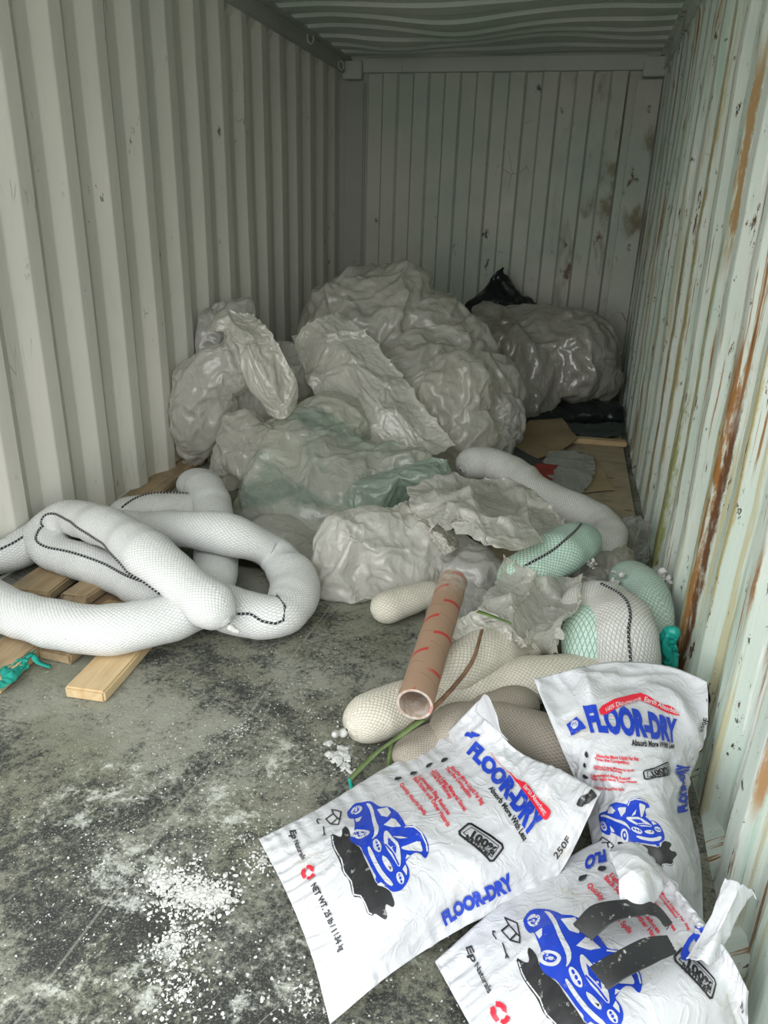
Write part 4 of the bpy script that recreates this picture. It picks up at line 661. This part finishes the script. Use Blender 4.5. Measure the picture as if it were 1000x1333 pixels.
film_sheet('plastic_sheet', [[(1.798, 2.273, 0.26), (1.917, 2.157, 0.27), (2.004, 2.297, 0.2), (2.059, 2.206, 0.26)], [(1.781, 2.117, 0.22), (1.893, 1.994, 0.26), (1.974, 2.11, 0.2), (2.048, 2.028, 0.26)], [(1.76, 1.908, 0.22), (1.874, 1.852, 0.24), (1.938, 1.942, 0.18), (2.01, 1.881, 0.24)], [(1.835, 1.879, 0.16), (1.913, 1.839, 0.18), (1.958, 1.951, 0.1), (2.013, 1.861, 0.16)]], f_veil, 'grey torn film sheet with curled edges left of the green sock bend', nu=80, nv=80, seed=49, amp=.6, ragged=.05, grow=1.02)
film_sheet('plastic_sheet', [[(1.65, 1.776, 0.2), (1.721, 1.859, 0.24), (1.798, 1.967, 0.22)], [(1.713, 1.811, 0.14), (1.787, 1.797, 0.2), (1.866, 1.863, 0.2)], [(1.741, 1.778, 0.12), (1.82, 1.843, 0.12), (1.885, 1.884, 0.14)]], f_pale, 'thin pale film edge draped right of the tube', nu=50, nv=40, seed=50, amp=.7, ragged=.06)
film_bag('plastic_bag', [((2.323, 2.95, 0.086), (0.069, 0.08, 0.082)), ((2.268, 3, 0.109), (0.051, 0.08, 0.057)), ((2.343, 2.9, 0.053), (0.043, 0.07, 0.062))], f_clear, 'shiny crumpled clear film ball at the foot of the right wall', seed=51, amp=.8, voxel=.012)
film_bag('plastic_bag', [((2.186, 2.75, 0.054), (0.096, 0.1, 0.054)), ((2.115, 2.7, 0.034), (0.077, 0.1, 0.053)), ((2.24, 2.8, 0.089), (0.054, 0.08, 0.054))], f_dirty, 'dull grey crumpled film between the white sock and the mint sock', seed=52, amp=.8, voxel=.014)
film_bag('trash_bag', [((2.311, 1.97, 0.184), (0.031, 0.035, 0.074)), ((2.331, 1.97, 0.127), (0.031, 0.035, 0.053)), ((2.305, 1.97, 0.148), (0.024, 0.03, 0.057))], m_tealbag, 'bright teal-green plastic bag wedged against the right wall', seed=53, amp=.7, voxel=.010, grow=1.12, stretch=(1.5, 1, .5))
# ---------------------------------------------------------------- absorbent socks
kn = dict(cord_mat=m_cord, knot_mat=m_crumb)
sock('absorbent_sock', [(1.032, 1.789, 0.13), (0.923, 1.83, 0.18), (0.714, 1.919, 0.24), (0.461, 2.086, 0.24), (0.19, 2.218, 0.2), (0.092, 2.194, 0.14), (0.173, 2.114, 0.11), (0.323, 2.081, 0.1), (0.491, 2.046, 0.09), (0.684, 1.973, 0.085), (0.818, 1.983, 0.078), (0.789, 2.185, 0.078), (0.656, 2.449, 0.085), (0.552, 2.652, 0.12), (0.452, 2.79, 0.15), (0.289, 2.967, 0.1)], .078, s_white, 'white netted sock twisted into a loop with its tied end on the floor', seed=1, knots=(0,), cord=[[(.075, -112), (.118, -108), (.15, -96), (.206, -92), (.256, -76), (.303, -60), (.356, -36), (.388, 24), (.401, 40), (.446, 34), (.481, 32), (.539, 36), (.569, 32)]], ends=(1, 1), **kn)
sock('absorbent_sock', [(0.129, 2.344, 0.09), (0.241, 2.41, 0.085), (0.412, 2.413, 0.1), (0.667, 2.26, 0.2), (0.855, 2.248, 0.2), (0.971, 2.307, 0.12), (1.102, 2.164, 0.085), (1.125, 1.976, 0.078), (1.032, 1.942, 0.078), (0.885, 1.96, 0.078), (0.818, 1.787, 0.11), (0.665, 1.674, 0.11), (0.452, 1.674, 0.11), (0.225, 1.729, 0.1), (-0.001, 1.847, 0.09), (-0.079, 2.005, 0.085), (0.004, 2.102, 0.085), (0.022, 2.321, 0.085)], .081, s_white, 'longest white netted sock sweeping across the boards into a wide round loop', seed=2, cord=[[(.422, 10), (.4245, -30), (.428, -70), (.434, -68), (.444, -52), (.456, -56)], [(.90, 75), (.932, 36), (.952, 32), (.98, 36)]], **kn)
sock('absorbent_sock', [(0.145, 2.503, 0.09), (0.262, 2.606, 0.09), (0.417, 2.686, 0.09), (0.58, 2.685, 0.09)], .075, s_white2, 'straight white sock with a black cord lying behind the loops near the left wall', seed=3, cord=[[(.1, 40), (.4, -20), (.9, -25)]], **kn)
sock('absorbent_sock', [(1.507, 3.271, 0.2), (1.585, 3.355, 0.22), (1.714, 3.343, 0.2), (1.868, 3.204, 0.16), (2.008, 3.133, 0.13), (2.124, 3.056, 0.11), (2.169, 2.907, 0.1), (2.08, 2.769, 0.08)], .082, s_white2, 'white netted sock arching from the heap down along the plywood', seed=4, **kn)
sock('absorbent_sock', [(1.815, 2.192, 0.16), (1.892, 2.28, 0.2), (1.973, 2.406, 0.22), (2.045, 2.616, 0.19), (2.041, 2.866, 0.1)], .082, s_green, 'glossy green netted sock bent beside the long film sheet', seed=5, cord=[[(.10, 20), (.21, 24), (.34, 20), (.47, 12), (.60, 4)]], **kn)
sock('absorbent_sock', [(2.1, 1.962, 0.04), (2.087, 1.941, 0.13), (2.085, 2.013, 0.16), (2.099, 2.232, 0.1)], .078, s_green, 'short green netted sock standing as a hump left of the bulging white one', seed=6, **kn)
sock('absorbent_sock', [(2.049, 2.26, 0.1), (2.113, 2.159, 0.17), (2.167, 2.046, 0.2), (2.188, 1.931, 0.18), (2.21, 1.883, 0.1), (2.214, 1.849, 0.06)], .092, s_white2, 'bulging white sock with a black cord down its back, near the teal bag', seed=7, cord=[[(.33, 6), (.456, 4), (.574, 0), (.662, 0), (.729, 12), (.80, 24)]], **kn)
sock('absorbent_sock', [(2.213, 2.51, 0.13), (2.25, 2.366, 0.17), (2.282, 2.212, 0.17), (2.308, 2.131, 0.11), (2.308, 2.062, 0.07)], .072, s_mint, 'pale mint sock squeezed along the foot of the right wall', seed=8, **kn)
sock('absorbent_sock', [(1.496, 1.489, 0.068), (1.57, 1.583, 0.068), (1.675, 1.682, 0.07), (1.832, 1.777, 0.075), (1.996, 1.846, 0.09), (2.164, 1.889, 0.1), (2.267, 1.881, 0.1)], .072, s_cream, 'long cream netted sock lying on the floor below the cardboard tube', seed=9, knots=(0,), lump=.03, **kn)
sock('absorbent_sock', [(1.673, 1.681, 0.1), (1.725, 1.742, 0.13), (1.796, 1.845, 0.14), (1.873, 1.944, 0.12), (1.945, 2.015, 0.08)], .072, s_cream, 'cream netted sock piece peeking out beside the tube', seed=10, **kn)
sock('absorbent_sock', [(1.386, 2.119, 0.062), (1.439, 2.152, 0.062), (1.516, 2.229, 0.07), (1.595, 2.311, 0.08)], .058, s_cream, 'short stub of white sock poking out below the puffy pale bag', seed=11, **kn)
sock('absorbent_sock', [(1.653, 1.409, 0.05), (1.695, 1.481, 0.06), (1.779, 1.554, 0.07), (1.871, 1.6, 0.08)], .060, s_brown, 'loose taupe mesh sleeve lying slack on the floor beside the green strap', seed=12, lump=.2, squash=.6, **kn)
sock('absorbent_sock', [(1.709, 1.503, 0.07), (1.816, 1.567, 0.08), (1.931, 1.566, 0.095), (2.035, 1.539, 0.1), (2.138, 1.556, 0.08)], .074, s_brown, 'thick taupe mesh sock between the two upper printed bags', seed=13, lump=.12, **kn)
sock('absorbent_sock', [(1.939, 1.771, 0.07), (1.884, 1.67, 0.08), (1.79, 1.608, 0.08)], .07, s_brown, 'small taupe sock end tucked under the long cream sock', seed=14, lump=.1, **kn)
# ---------------------------------------------------------------- tube, twig, strap, leaf, rag
k = N('wound_cardboard'); P = k.co('UV'); u, v, _ = k.xyz(P)
sp = k.M('FRACT', k.M('MULTIPLY', k.M('ADD', u, k.M('MULTIPLY', v, .35)), 1/.14)); ln_ = k.ss(k.M('ABSOLUTE', k.M('SUBTRACT', sp, .5)), .012, .004)
c = k.mix(k.noise(k.co('Object'), 6, 5), (.36, .235, .155), (.27, .17, .11)); c = k.mix(k.M('MULTIPLY', ln_, .6), c, (.14, .08, .05))
rd = k.ss(k.M('ABSOLUTE', k.M('SUBTRACT', k.M('FRACT', k.M('ADD', k.M('MULTIPLY', u, 6.0), k.M('MULTIPLY', v, -1.9))), .5)), .05, .03); c = k.mix(k.M('MULTIPLY', rd, k.ss(k.noise(k.co('Object'), 7, 2), .36, .42)), c, (.42, .045, .035))
c = k.mix(k.M('MULTIPLY', k.ss(u, .42, .62), k.ss(k.noise(k.co('Object'), 40, 5, .7), .4, .6, .25, .85)), c, (.50, .47, .42))
k.set(Base_Color=c, Roughness=.8); m_tube = k.m
A, B = np.array((1.674, 1.451, 0.21)), np.array((1.666, 2.057, 0.24)); dt = (B-A); lt = np.linalg.norm(dt); dt /= lt
P = A+dt*np.linspace(0, lt, 30)[:, None]; T, sd, uu = frames(P); R1, R2 = .0445, .0375; th = np.linspace(0, 2*math.pi, 49); V = []; UV = []
rings = [(P[i], R1*(1+.012*math.sin(i*1.1))) for i in range(30)]+[(P[29], R2)]+[(P[i], R2) for i in range(28, -1, -1)]+[(P[0], R1)]
for i, (c_, r_) in enumerate(rings):
    j = min(i, 29) if i < 30 else max(0, 59-i-1)
    for a in th: V.append(c_+uu[0]*math.cos(a)*r_+sd[0]*math.sin(a)*r_); UV.append(((min(i, 29))*lt/29, a*R1))
i = np.arange(len(V)).reshape(len(rings), 49); f = np.stack([i[:-1, :-1], i[:-1, 1:], i[1:, 1:], i[1:, :-1]], -1).reshape(-1, 4)
o = mesh('cardboard_tube', V, f, m_tube, uv=UV); o.modifiers.new('es', 'EDGE_SPLIT').split_angle = math.radians(40)
tag(o, 'brown spiral-wound cardboard tube with red bands resting on the cream sock', 'cardboard tube')
m_twig = plain('dry_twig', (.20, .115, .065), .8, 30, .4); m_strap = plain('green_strap', (.10, .15, .045), .6, 20, .4); m_leaf = plain('green_leaf', (.10, .17, .04), .5, 12, .4)
tube('dry_twig', tube_pts([(1.789, 1.809, 0.23), (1.78, 1.695, 0.2), (1.745, 1.603, 0.17), (1.702, 1.518, 0.15), (1.658, 1.455, 0.13)], 50)[0], np.linspace(.0045, .007, 50), m_twig); tag(bpy.context.scene.collection.objects[-1], 'thin curved brown stalk lying across the cream sock beside the tube', 'stalk')
def ribbon(name, label, path, w_, mat, cat, parent=None, n=40, t_=.002, twist=0, taper=0):
    P, ln = tube_pts(path, n); T, sd, uu = frames(P); a = np.linspace(0, twist, n)[:, None]; q = sd*np.cos(a)+uu*np.sin(a); ww = (w_/2*(1-taper*np.linspace(0, 1, n)))[:, None]
    V = np.concatenate([P-q*ww, P+uu*.15*ww, P+q*ww]); i = np.arange(3*n).reshape(3, n); f = np.stack([i[:-1, :-1], i[1:, :-1], i[1:, 1:], i[:-1, 1:]], -1).reshape(-1, 4)
    o = mesh(name, V, f, mat, parent); m = o.modifiers.new('thickness', 'SOLIDIFY'); m.thickness = t_; m.offset = 0
    if not parent: tag(o, label, cat)
    return o
st = ribbon('green_strap', 'long green blade of strap running from the tube mouth to the floor', [(1.695, 1.471, 0.16), (1.643, 1.439, 0.12), (1.586, 1.429, 0.06), (1.537, 1.379, 0.012)], .020, m_strap, 'strap', taper=.3)
ribbon('frayed_end', None, [(1.536, 1.382, 0.014), (1.546, 1.361, 0.008), (1.558, 1.34, 0.006)], .009, m_tealbag, None, st, 12)
ribbon('grass_stalk', 'short brownish dry blade standing at the left of the taupe sleeve', [(1.619, 1.463, 0.08), (1.62, 1.442, 0.05), (1.62, 1.439, 0.01)], .010, m_strap, 'stalk', n=14)
ribbon('green_leaf', 'single narrow green leaf lying on the grey film right of the tube', [(1.77, 1.837, 0.27), (1.811, 1.814, 0.275), (1.867, 1.797, 0.27)], .016, m_leaf, 'leaf', n=16, taper=.6)
film_sheet('green_rag', [[(0.426, 1.481, 0.012), (0.454, 1.507, 0.04), (0.458, 1.575, 0.03), (0.487, 1.603, 0.05)], [(0.453, 1.461, 0.01), (0.496, 1.472, 0.04), (0.487, 1.525, 0.03), (0.49, 1.578, 0.05)], [(0.493, 1.438, 0.008), (0.521, 1.452, 0.03), (0.497, 1.511, 0.02), (0.482, 1.555, 0.02)]], m_teal, 'torn teal cloth rag on the floor at the left edge', cat='rag', nu=50, nv=30, seed=61, amp=.35, ragged=.12)
ribbon('green_rag', 'thin teal cloth strip running between the two left boards', [(0.488, 1.56, 0.05), (0.494, 1.579, 0.05), (0.515, 1.575, 0.03), (0.545, 1.587, 0.012)], .018, m_teal, 'rag', n=20)
film_sheet('green_cloth', [[(2.196, 1.09, 0.12), (2.239, 1.077, 0.13), (2.283, 1.077, 0.12)], [(2.194, 1.024, 0.14), (2.229, 1.011, 0.15), (2.256, 1.011, 0.14)], [(2.209, 1.039, 0.05), (2.249, 1.039, 0.05), (2.281, 1.036, 0.05)]], m_green, 'dark green cloth seen between the upright and the lowest printed bag', cat='cloth', nu=30, nv=20, seed=62, amp=.15, sim=False)
# ---------------------------------------------------------------- loose absorbent
def clump(name, label, spots, mat, seed=0, n=1, cat='absorbent clump', kind=None, parent=None):
    rs = hsh(seed); bm = bmesh.new()
    for (c, r) in spots:
        for q in range(n):
            m = Matrix.Translation(Vector(c)+Vector(rs.normal(size=3))*r*(.55 if n > 1 else 0)) @ Euler(rs.uniform(0, 6, 3)).to_matrix().to_4x4() @ Matrix.Diagonal((*(r*rs.uniform(.35, 1, 3)*(.6 if n > 1 else 1)), 1))
            bmesh.ops.create_icosphere(bm, subdivisions=2, radius=1, matrix=m)
    me = bpy.data.meshes.new(name); 
    for v in bm.verts:
        v.co += Vector(rs.normal(size=3))*.0012; v.co.z = max(v.co.z, .001)
    bm.to_mesh(me); bm.free(); me.polygons.foreach_set('use_smooth', [True]*len(me.polygons)); o = link(name, me, mat, parent)
    if not parent: tag(o, label, cat, kind=kind)
    return o
rs = hsh(5)
for (px_c, lb, mt, sd_) in (((2.322, 2.398, 0.2), 'white absorbent tuft beside the mint sock against the right wall', m_crumb, 1), ((2.164, 2.29, 0.2), 'pinkish-white tuft spilling between the mint and white socks', m_crumb, 2), ((2.096, 2.434, 0.19), 'tiny white tuft on the grey film right of the green sock', m_crumb, 3)):
    clump('absorbent_tuft', lb, [(px_c, .022 if sd_ < 3 else .013)], mt, sd_, 14)
def grains(name, label, spots, mat, seed, cat='granules'):
    """flat-lying crumbs scattered round spots (x, y, spread, count, size)"""
    rs = hsh(seed); bm = bmesh.new()
    for (x, y, sp_, cnt, sz) in spots:
        for q in range(cnt):
            a = rs.uniform(0, 6.28); rr = sp_*abs(rs.normal())*.55; s_ = sz*rs.uniform(.3, 1)**1.5
            m = Matrix.Translation((x+rr*math.cos(a), y+rr*math.sin(a), s_*.3)) @ Matrix.Rotation(rs.uniform(0, 6), 4, 'Z') @ Matrix.Diagonal((s_, s_*rs.uniform(.4, 1), s_*.4, 1))
            bmesh.ops.create_icosphere(bm, subdivisions=1, radius=1, matrix=m)
    for v in bm.verts: v.co += Vector(rs.normal(size=3))*.0007
    me = bpy.data.meshes.new(name); bm.to_mesh(me); bm.free()
    return tag(link(name, me, mat), label, cat, kind='stuff')
grains('white_granules', 'flaky white absorbent crumbs caked on the floor left of the printed bag', [(*(1.321, 0.987, 0)[:2], .075, 700, .006), (*(1.255, 0.997, 0)[:2], .06, 420, .006), (*(1.377, 0.993, 0)[:2], .05, 260, .007), (*(1.346, 0.879, 0)[:2], .06, 300, .0045), (*(1.429, 1.107, 0)[:2], .05, 160, .0045), (*(1.403, 0.801, 0)[:2], .12, 260, .0045), (*(1.618, 0.846, 0)[:2], .12, 160, .0045)], m_crumb, 3)
grains('grey_granules', 'scattered fine pale grit over the dark floor', [(1.2, 1.5, .55, 700, .0028), (1.35, 1.15, .45, 600, .003), (1.1, 1.0, .35, 400, .0028), (1.5, 1.6, .15, 220, .004), (1.9, 1.0, .25, 120, .004)], m_crumb2, 4)
grains('lump_granules', 'heap of rounded pale lumps at the tied end of the cream sock', [(*(1.481, 1.463, 0)[:2], .03, 40, .018), (*(1.442, 1.505, 0)[:2], .012, 14, .014), (*(1.512, 1.428, 0)[:2], .03, 40, .010)], m_crumb2, 6)


# ---------------------------------------------------------------- printed bags
k = N('white_woven_plastic'); P = k.co('Object'); n1 = k.noise(P, 7, 5, .6); n2 = k.noise(P, 60, 4, .6)
c = k.mix(k.ss(n1, .3, .7), (.56, .57, .595), (.50, .51, .53)); c = k.mix(k.M('MULTIPLY', k.ss(k.noise(k.co('Object', loc=(2, 2, 2)), 9, 7, .7), .56, .68), .55), c, (.46, .43, .36))
c = k.mix(k.ss(k.noise(P, 90, 5, .75), .69, .72), c, (.22, .19, .14))
k.set(Base_Color=c, Roughness=.42, Specular_IOR_Level=.45)
rg = k.M('ABSOLUTE', k.M('SUBTRACT', k.noise(P, 22, 3, .5, .9), .5)); k.bump(k.M('ADD', k.M('MULTIPLY', k.M('MINIMUM', rg, .1), -3), k.M('MULTIPLY', n2, .15)), .5, .006); m_bag = k.m
def ink(name, col, d=.2):
    k = N(name); P = k.co('Object'); n = k.noise(P, 55, 6, .75)
    k.set(Base_Color=k.mix(k.M('MULTIPLY', k.ss(n, .60, .66), d), col, (.45, .45, .43)), Roughness=.45); return k.m
i_blue = ink('blue_ink', (.010, .045, .42)); i_black = ink('black_ink', (.018, .018, .02), .5); i_red = ink('red_ink', (.62, .018, .04), .1)
def text_tris(T, bold):
    cu = bpy.data.curves.new('t', 'FONT'); cu.body = T; cu.size = 1; cu.offset = bold; cu.resolution_u = 3
    o = bpy.data.objects.new('t', cu); C.objects.link(o); dg = bpy.context.evaluated_depsgraph_get(); me = bpy.data.meshes.new_from_object(o.evaluated_get(dg))
    bm = bmesh.new(); bm.from_mesh(me); bmesh.ops.triangulate(bm, faces=bm.faces[:])
    v = np.array([w_.co[:2] for w_ in bm.verts]); bm.verts.index_update(); f = [[w_.index for w_ in q.verts] for q in bm.faces]
    bm.free(); bpy.data.objects.remove(o); bpy.data.meshes.remove(me); bpy.data.curves.remove(cu)
    v[:, 0] -= v[:, 0].min(); v[:, 0] /= v[:, 0].max(); v[:, 1] /= .73; return v, f
def stroke(pts, w_, closed, aspect):
    P = np.array(pts, float)*[1, aspect]; 
    if closed: P = np.vstack([P, P[:1], P[1:2]])
    V, F = [], []
    for a, b in zip(P[:-1], P[1:]):
        d = (b-a)/max(np.linalg.norm(b-a), 1e-9); n = np.array([-d[1], d[0]])*w_/2; a2 = a-d*w_*.3; b2 = b+d*w_*.3; i = len(V)
        V += [a2+n, a2-n, b2-n, b2+n]; F += [[i, i+1, i+2], [i, i+2, i+3]]
    V = np.array(V)/[1, aspect]; return V, F
def printed_bag(label, net, art, seed, amp=1., group='printed absorbent bags', crush=None):
    nu, nv = 150, 200; s, t = np.meshgrid(np.linspace(0, 1, nu), np.linspace(0, 1, nv)); s = s.ravel(); t = t.ravel()
    P = net_eval(net, s, t); I = np.arange(nu*nv).reshape(nv, nu); f = np.stack([I[:-1, :-1], I[:-1, 1:], I[1:, 1:], I[1:, :-1]], -1).reshape(-1, 4)
    n = normals(P, f); Wd, Hd = .46, .65
    e = np.minimum.reduce([s*Wd, (1-s)*Wd, t*Hd, (1-t)*Hd])          # distance to the seam
    rs = hsh(seed)
    # gathers running in from the seams
    ga = np.stack([s*6, np.zeros_like(s), t*.8], 1); gb = np.stack([s*.8, np.zeros_like(s), t*9], 1)
    wa = np.exp(-np.minimum(t, 1-t)*Hd/.06); wb = np.exp(-np.minimum(s, 1-s)*Wd/.045)
    fold = .0042*sn(ga, 2.1, rs)*wa+.0034*sn(gb, 2.0, rs)*wb
    big = crumple(P, seed, ((3.2, .012*amp), (7, .006*amp), (15, .0026*amp)), warp=.1)
    top = np.clip((t-.72)/.2, 0, 1); loose = crumple(P, seed+8, ((5, .022*amp), (11, .010*amp)), warp=.1)*top
    if crush is not None: loose = loose+crumple(P, seed+2, ((6, .03), (13, .012)), warp=.12)*crush(s, t)
    soft = np.clip(e/.05, 0, 1)**.7
    V = P+n*((fold+big*.8*soft+loose)*np.clip(e/.008, .15, 1))[:, None]
    V = stay_inside(floor_clamp(V, .01)); n = normals(V, f); G = V.reshape(nv, nu, 3); NG = n.reshape(nv, nu, 3)
    if (n[:, 2]).mean() < 0: NG = -NG; f = f[:, ::-1]
    # underside
    g0 = G; S_, T_ = np.meshgrid(np.linspace(0, 1, nu), np.linspace(0, 1, nv)); S_ = S_[..., None]; T_ = T_[..., None]
    coons = (1-T_)*g0[0][None]+T_*g0[-1][None]+(1-S_)*g0[:, 0][:, None]+S_*g0[:, -1][:, None]-((1-S_)*(1-T_)*g0[0, 0]+S_*(1-T_)*g0[0, -1]+(1-S_)*T_*g0[-1, 0]+S_*T_*g0[-1, -1])
    U = g0.copy(); sag = (np.minimum(np.minimum(S_, 1-S_)*4, 1)*np.minimum(np.minimum(T_, 1-T_)*4, 1))[..., 0]
    U[..., 2] = np.minimum(coons[..., 2], g0[..., 2])-.035*sag; U[..., 2] = np.where(sag > 0, np.maximum(U[..., 2], .004), g0[..., 2])
    U[..., 2] = np.minimum(U[..., 2], g0[..., 2]-.0005)
    vs = [V, U.reshape(-1, 3)]; fs = [f, (f[:, ::-1]+len(V))]; off = 2*len(V); mi = [np.zeros(len(f)*2, int)]
    rim = np.concatenate([I[0, :], I[1:, -1], I[-1, -2::-1], I[-2:0:-1, 0]]); r2 = np.roll(rim, -1); q = np.stack([rim, rim+len(V), r2+len(V), r2], 1)
    fs.append(q); mi.append(np.zeros(len(q), int)); faces = [tuple(x) for a in fs for x in a.tolist()]
    def surf(st, lift):
        x = np.clip(st[:, 0], 0, 1)*(nu-1); y = np.clip(st[:, 1], 0, 1)*(nv-1); i = np.minimum(x.astype(int), nu-2); j = np.minimum(y.astype(int), nv-2); fx = (x-i)[:, None]; fy = (y-j)[:, None]
        def bl(A): return (A[j, i]*(1-fx)+A[j, i+1]*fx)*(1-fy)+(A[j+1, i]*(1-fx)+A[j+1, i+1]*fx)*fy
        return bl(G)+bl(NG)*lift
    asp = Hd/Wd
    for z_, a in enumerate(art):
        if a[0] == 't':
            _, m, T, p0, p1, p2, bold = a; v2, f2 = text_tris(T, bold); p0, p1, p2 = map(np.array, (p0, p1, p2)); st = p0+v2[:, :1]*(p1-p0)+v2[:, 1:]*(p2-p0)
        elif a[0] == 'l': _, m, pts, w_, cl = a; st, f2 = stroke(pts, w_, cl, asp)
        else:
            _, m, pts = a; st = np.array(pts); bm = bmesh.new(); fc = bm.faces.new([bm.verts.new((x, y, 0)) for x, y in pts]); bmesh.ops.triangulate(bm, faces=[fc], ngon_method='EAR_CLIP')
            bm.verts.index_update(); f2 = [[w_.index for w_ in q.verts] for q in bm.faces]; bm.free()
        bm = bmesh.new(); vv = [bm.verts.new((x, y*asp, 0)) for x, y in st]
        for q in f2:
            try: bm.faces.new([vv[i] for i in q])
            except ValueError: pass
        for _i in range(7):
            le = [e_ for e_ in bm.edges if e_.calc_length() > .013]
            if not le: break
            bmesh.ops.subdivide_edges(bm, edges=le, cuts=1); bmesh.ops.triangulate(bm, faces=[q for q in bm.faces if len(q.verts) > 3])
        bm.verts.index_update(); st = np.array([(w_.co.x, w_.co.y/asp) for w_ in bm.verts]); w3 = surf(st, .0009+.00004*z_)
        f3 = [[w_.index for w_ in q.verts] for q in bm.faces]; bm.free()
        if f3:
            a_, b_, c_ = w3[f3[0][0]], w3[f3[0][1]], w3[f3[0][2]]
        vs.append(w3); faces += [tuple(i+off for i in q) for q in f3]; mi.append(np.full(len(f3), m)); off += len(w3)
    o = mesh('absorbent_bag', np.vstack(vs), faces, [m_bag, i_blue, i_black, i_red], None, mi=np.concatenate(mi))
    return tag(o, label, 'bag', group), surf
bagB, sB = printed_bag('upright printed bag slumped against the right wall over the socks, dirty at its waist', NET_B, ART+RIBBON_B, 5, 1.0, crush=lambda s, t: np.exp(-((t-.56)/.13)**2)*.55)
bagA, sA = printed_bag('full white printed bag lying flat on the open floor, car picture unobstructed', NET_A, ART+RIBBON_A, 3, .8)
bagC, sC = printed_bag('lowest printed bag in the front right corner, with black bands across its car picture', NET_C, [a for a in ART if a[2] not in ('FLOOR-DRY', 'Absorb More With Less')]+RIBBON_C, 7, .8, crush=lambda s, t: np.clip((t-.62)/.15, 0, 1)*.5)
film_sheet('torn_corner', [[(1.825, 1.443, 0.23), (1.86, 1.416, 0.23), (1.906, 1.376, 0.22)], [(1.833, 1.443, 0.26), (1.858, 1.412, 0.26), (1.889, 1.377, 0.24)], [(1.843, 1.43, 0.29), (1.856, 1.41, 0.3), (1.877, 1.389, 0.27)]], m_bag, nu=24, nv=24, amp=.15, seed=81, parent=bagA, sim=False)
fl = film_sheet('torn_flap', [[(2.125, 1.148, 0.2), (2.154, 1.163, 0.22), (2.189, 1.175, 0.21)], [(2.112, 1.077, 0.235), (2.143, 1.069, 0.255), (2.195, 1.115, 0.22)], [(2.131, 1.026, 0.24), (2.153, 1.015, 0.255), (2.181, 1.039, 0.22)], [(2.134, 0.98, 0.225), (2.147, 0.974, 0.24), (2.17, 0.996, 0.225)]], m_bag, nu=60, nv=80, amp=.7, seed=82, parent=bagC, sim=False)
film_sheet('torn_flap', [[(2.223, 0.92, 0.22), (2.244, 0.909, 0.235), (2.272, 0.931, 0.22)], [(2.243, 0.951, 0.25), (2.264, 0.936, 0.27), (2.293, 0.957, 0.25)], [(2.263, 0.98, 0.28), (2.282, 0.965, 0.3), (2.316, 0.986, 0.28)], [(2.278, 1.012, 0.31), (2.301, 0.997, 0.32), (2.33, 1.002, 0.3)]], m_bag, nu=60, nv=80, amp=.8, seed=83, parent=bagC, sim=False)
m_band = ink('dusty_black_plastic', (.022, .023, .025), .8)
bd = film_sheet('black_band', [[(2.055, 0.958, 0.19), (2.086, 0.976, 0.22), (2.126, 0.98, 0.24), (2.173, 0.986, 0.24), (2.199, 0.953, 0.24)], [(2.086, 0.929, 0.2), (2.109, 0.935, 0.235), (2.141, 0.943, 0.25), (2.171, 0.95, 0.25), (2.184, 0.933, 0.25)]], m_band, 'dusty black plastic band, upper of the two crossing the lowest printed bag', cat='plastic band', nu=90, nv=30, amp=.15, seed=84, sim=False)
bd = film_sheet('black_band', [[(2.076, 0.863, 0.22), (2.111, 0.884, 0.235), (2.154, 0.91, 0.25), (2.19, 0.926, 0.25)], [(2.103, 0.833, 0.22), (2.126, 0.842, 0.24), (2.165, 0.87, 0.25), (2.202, 0.899, 0.25)]], m_band, 'dusty black plastic band, lower and straighter of the two crossing the lowest printed bag', cat='plastic band', nu=90, nv=40, amp=.12, seed=85, sim=False)
run_cloth()

groups = {'absorbent sock': 'netted absorbent socks in the heap', 'plastic bag': 'crumpled film bags in the heap', 'plastic sheet': 'loose film sheets on the heap',
          'wooden board': 'boards lying along the left side', 'plastic band': 'dusty black bands', 'cardboard': 'cardboard pieces on the plywood', 'absorbent clump': 'white absorbent tufts'}
for o in bpy.context.scene.objects:
    if o.parent is None and o.get('category') in groups and 'group' not in o: o['group'] = groups[o['category']]
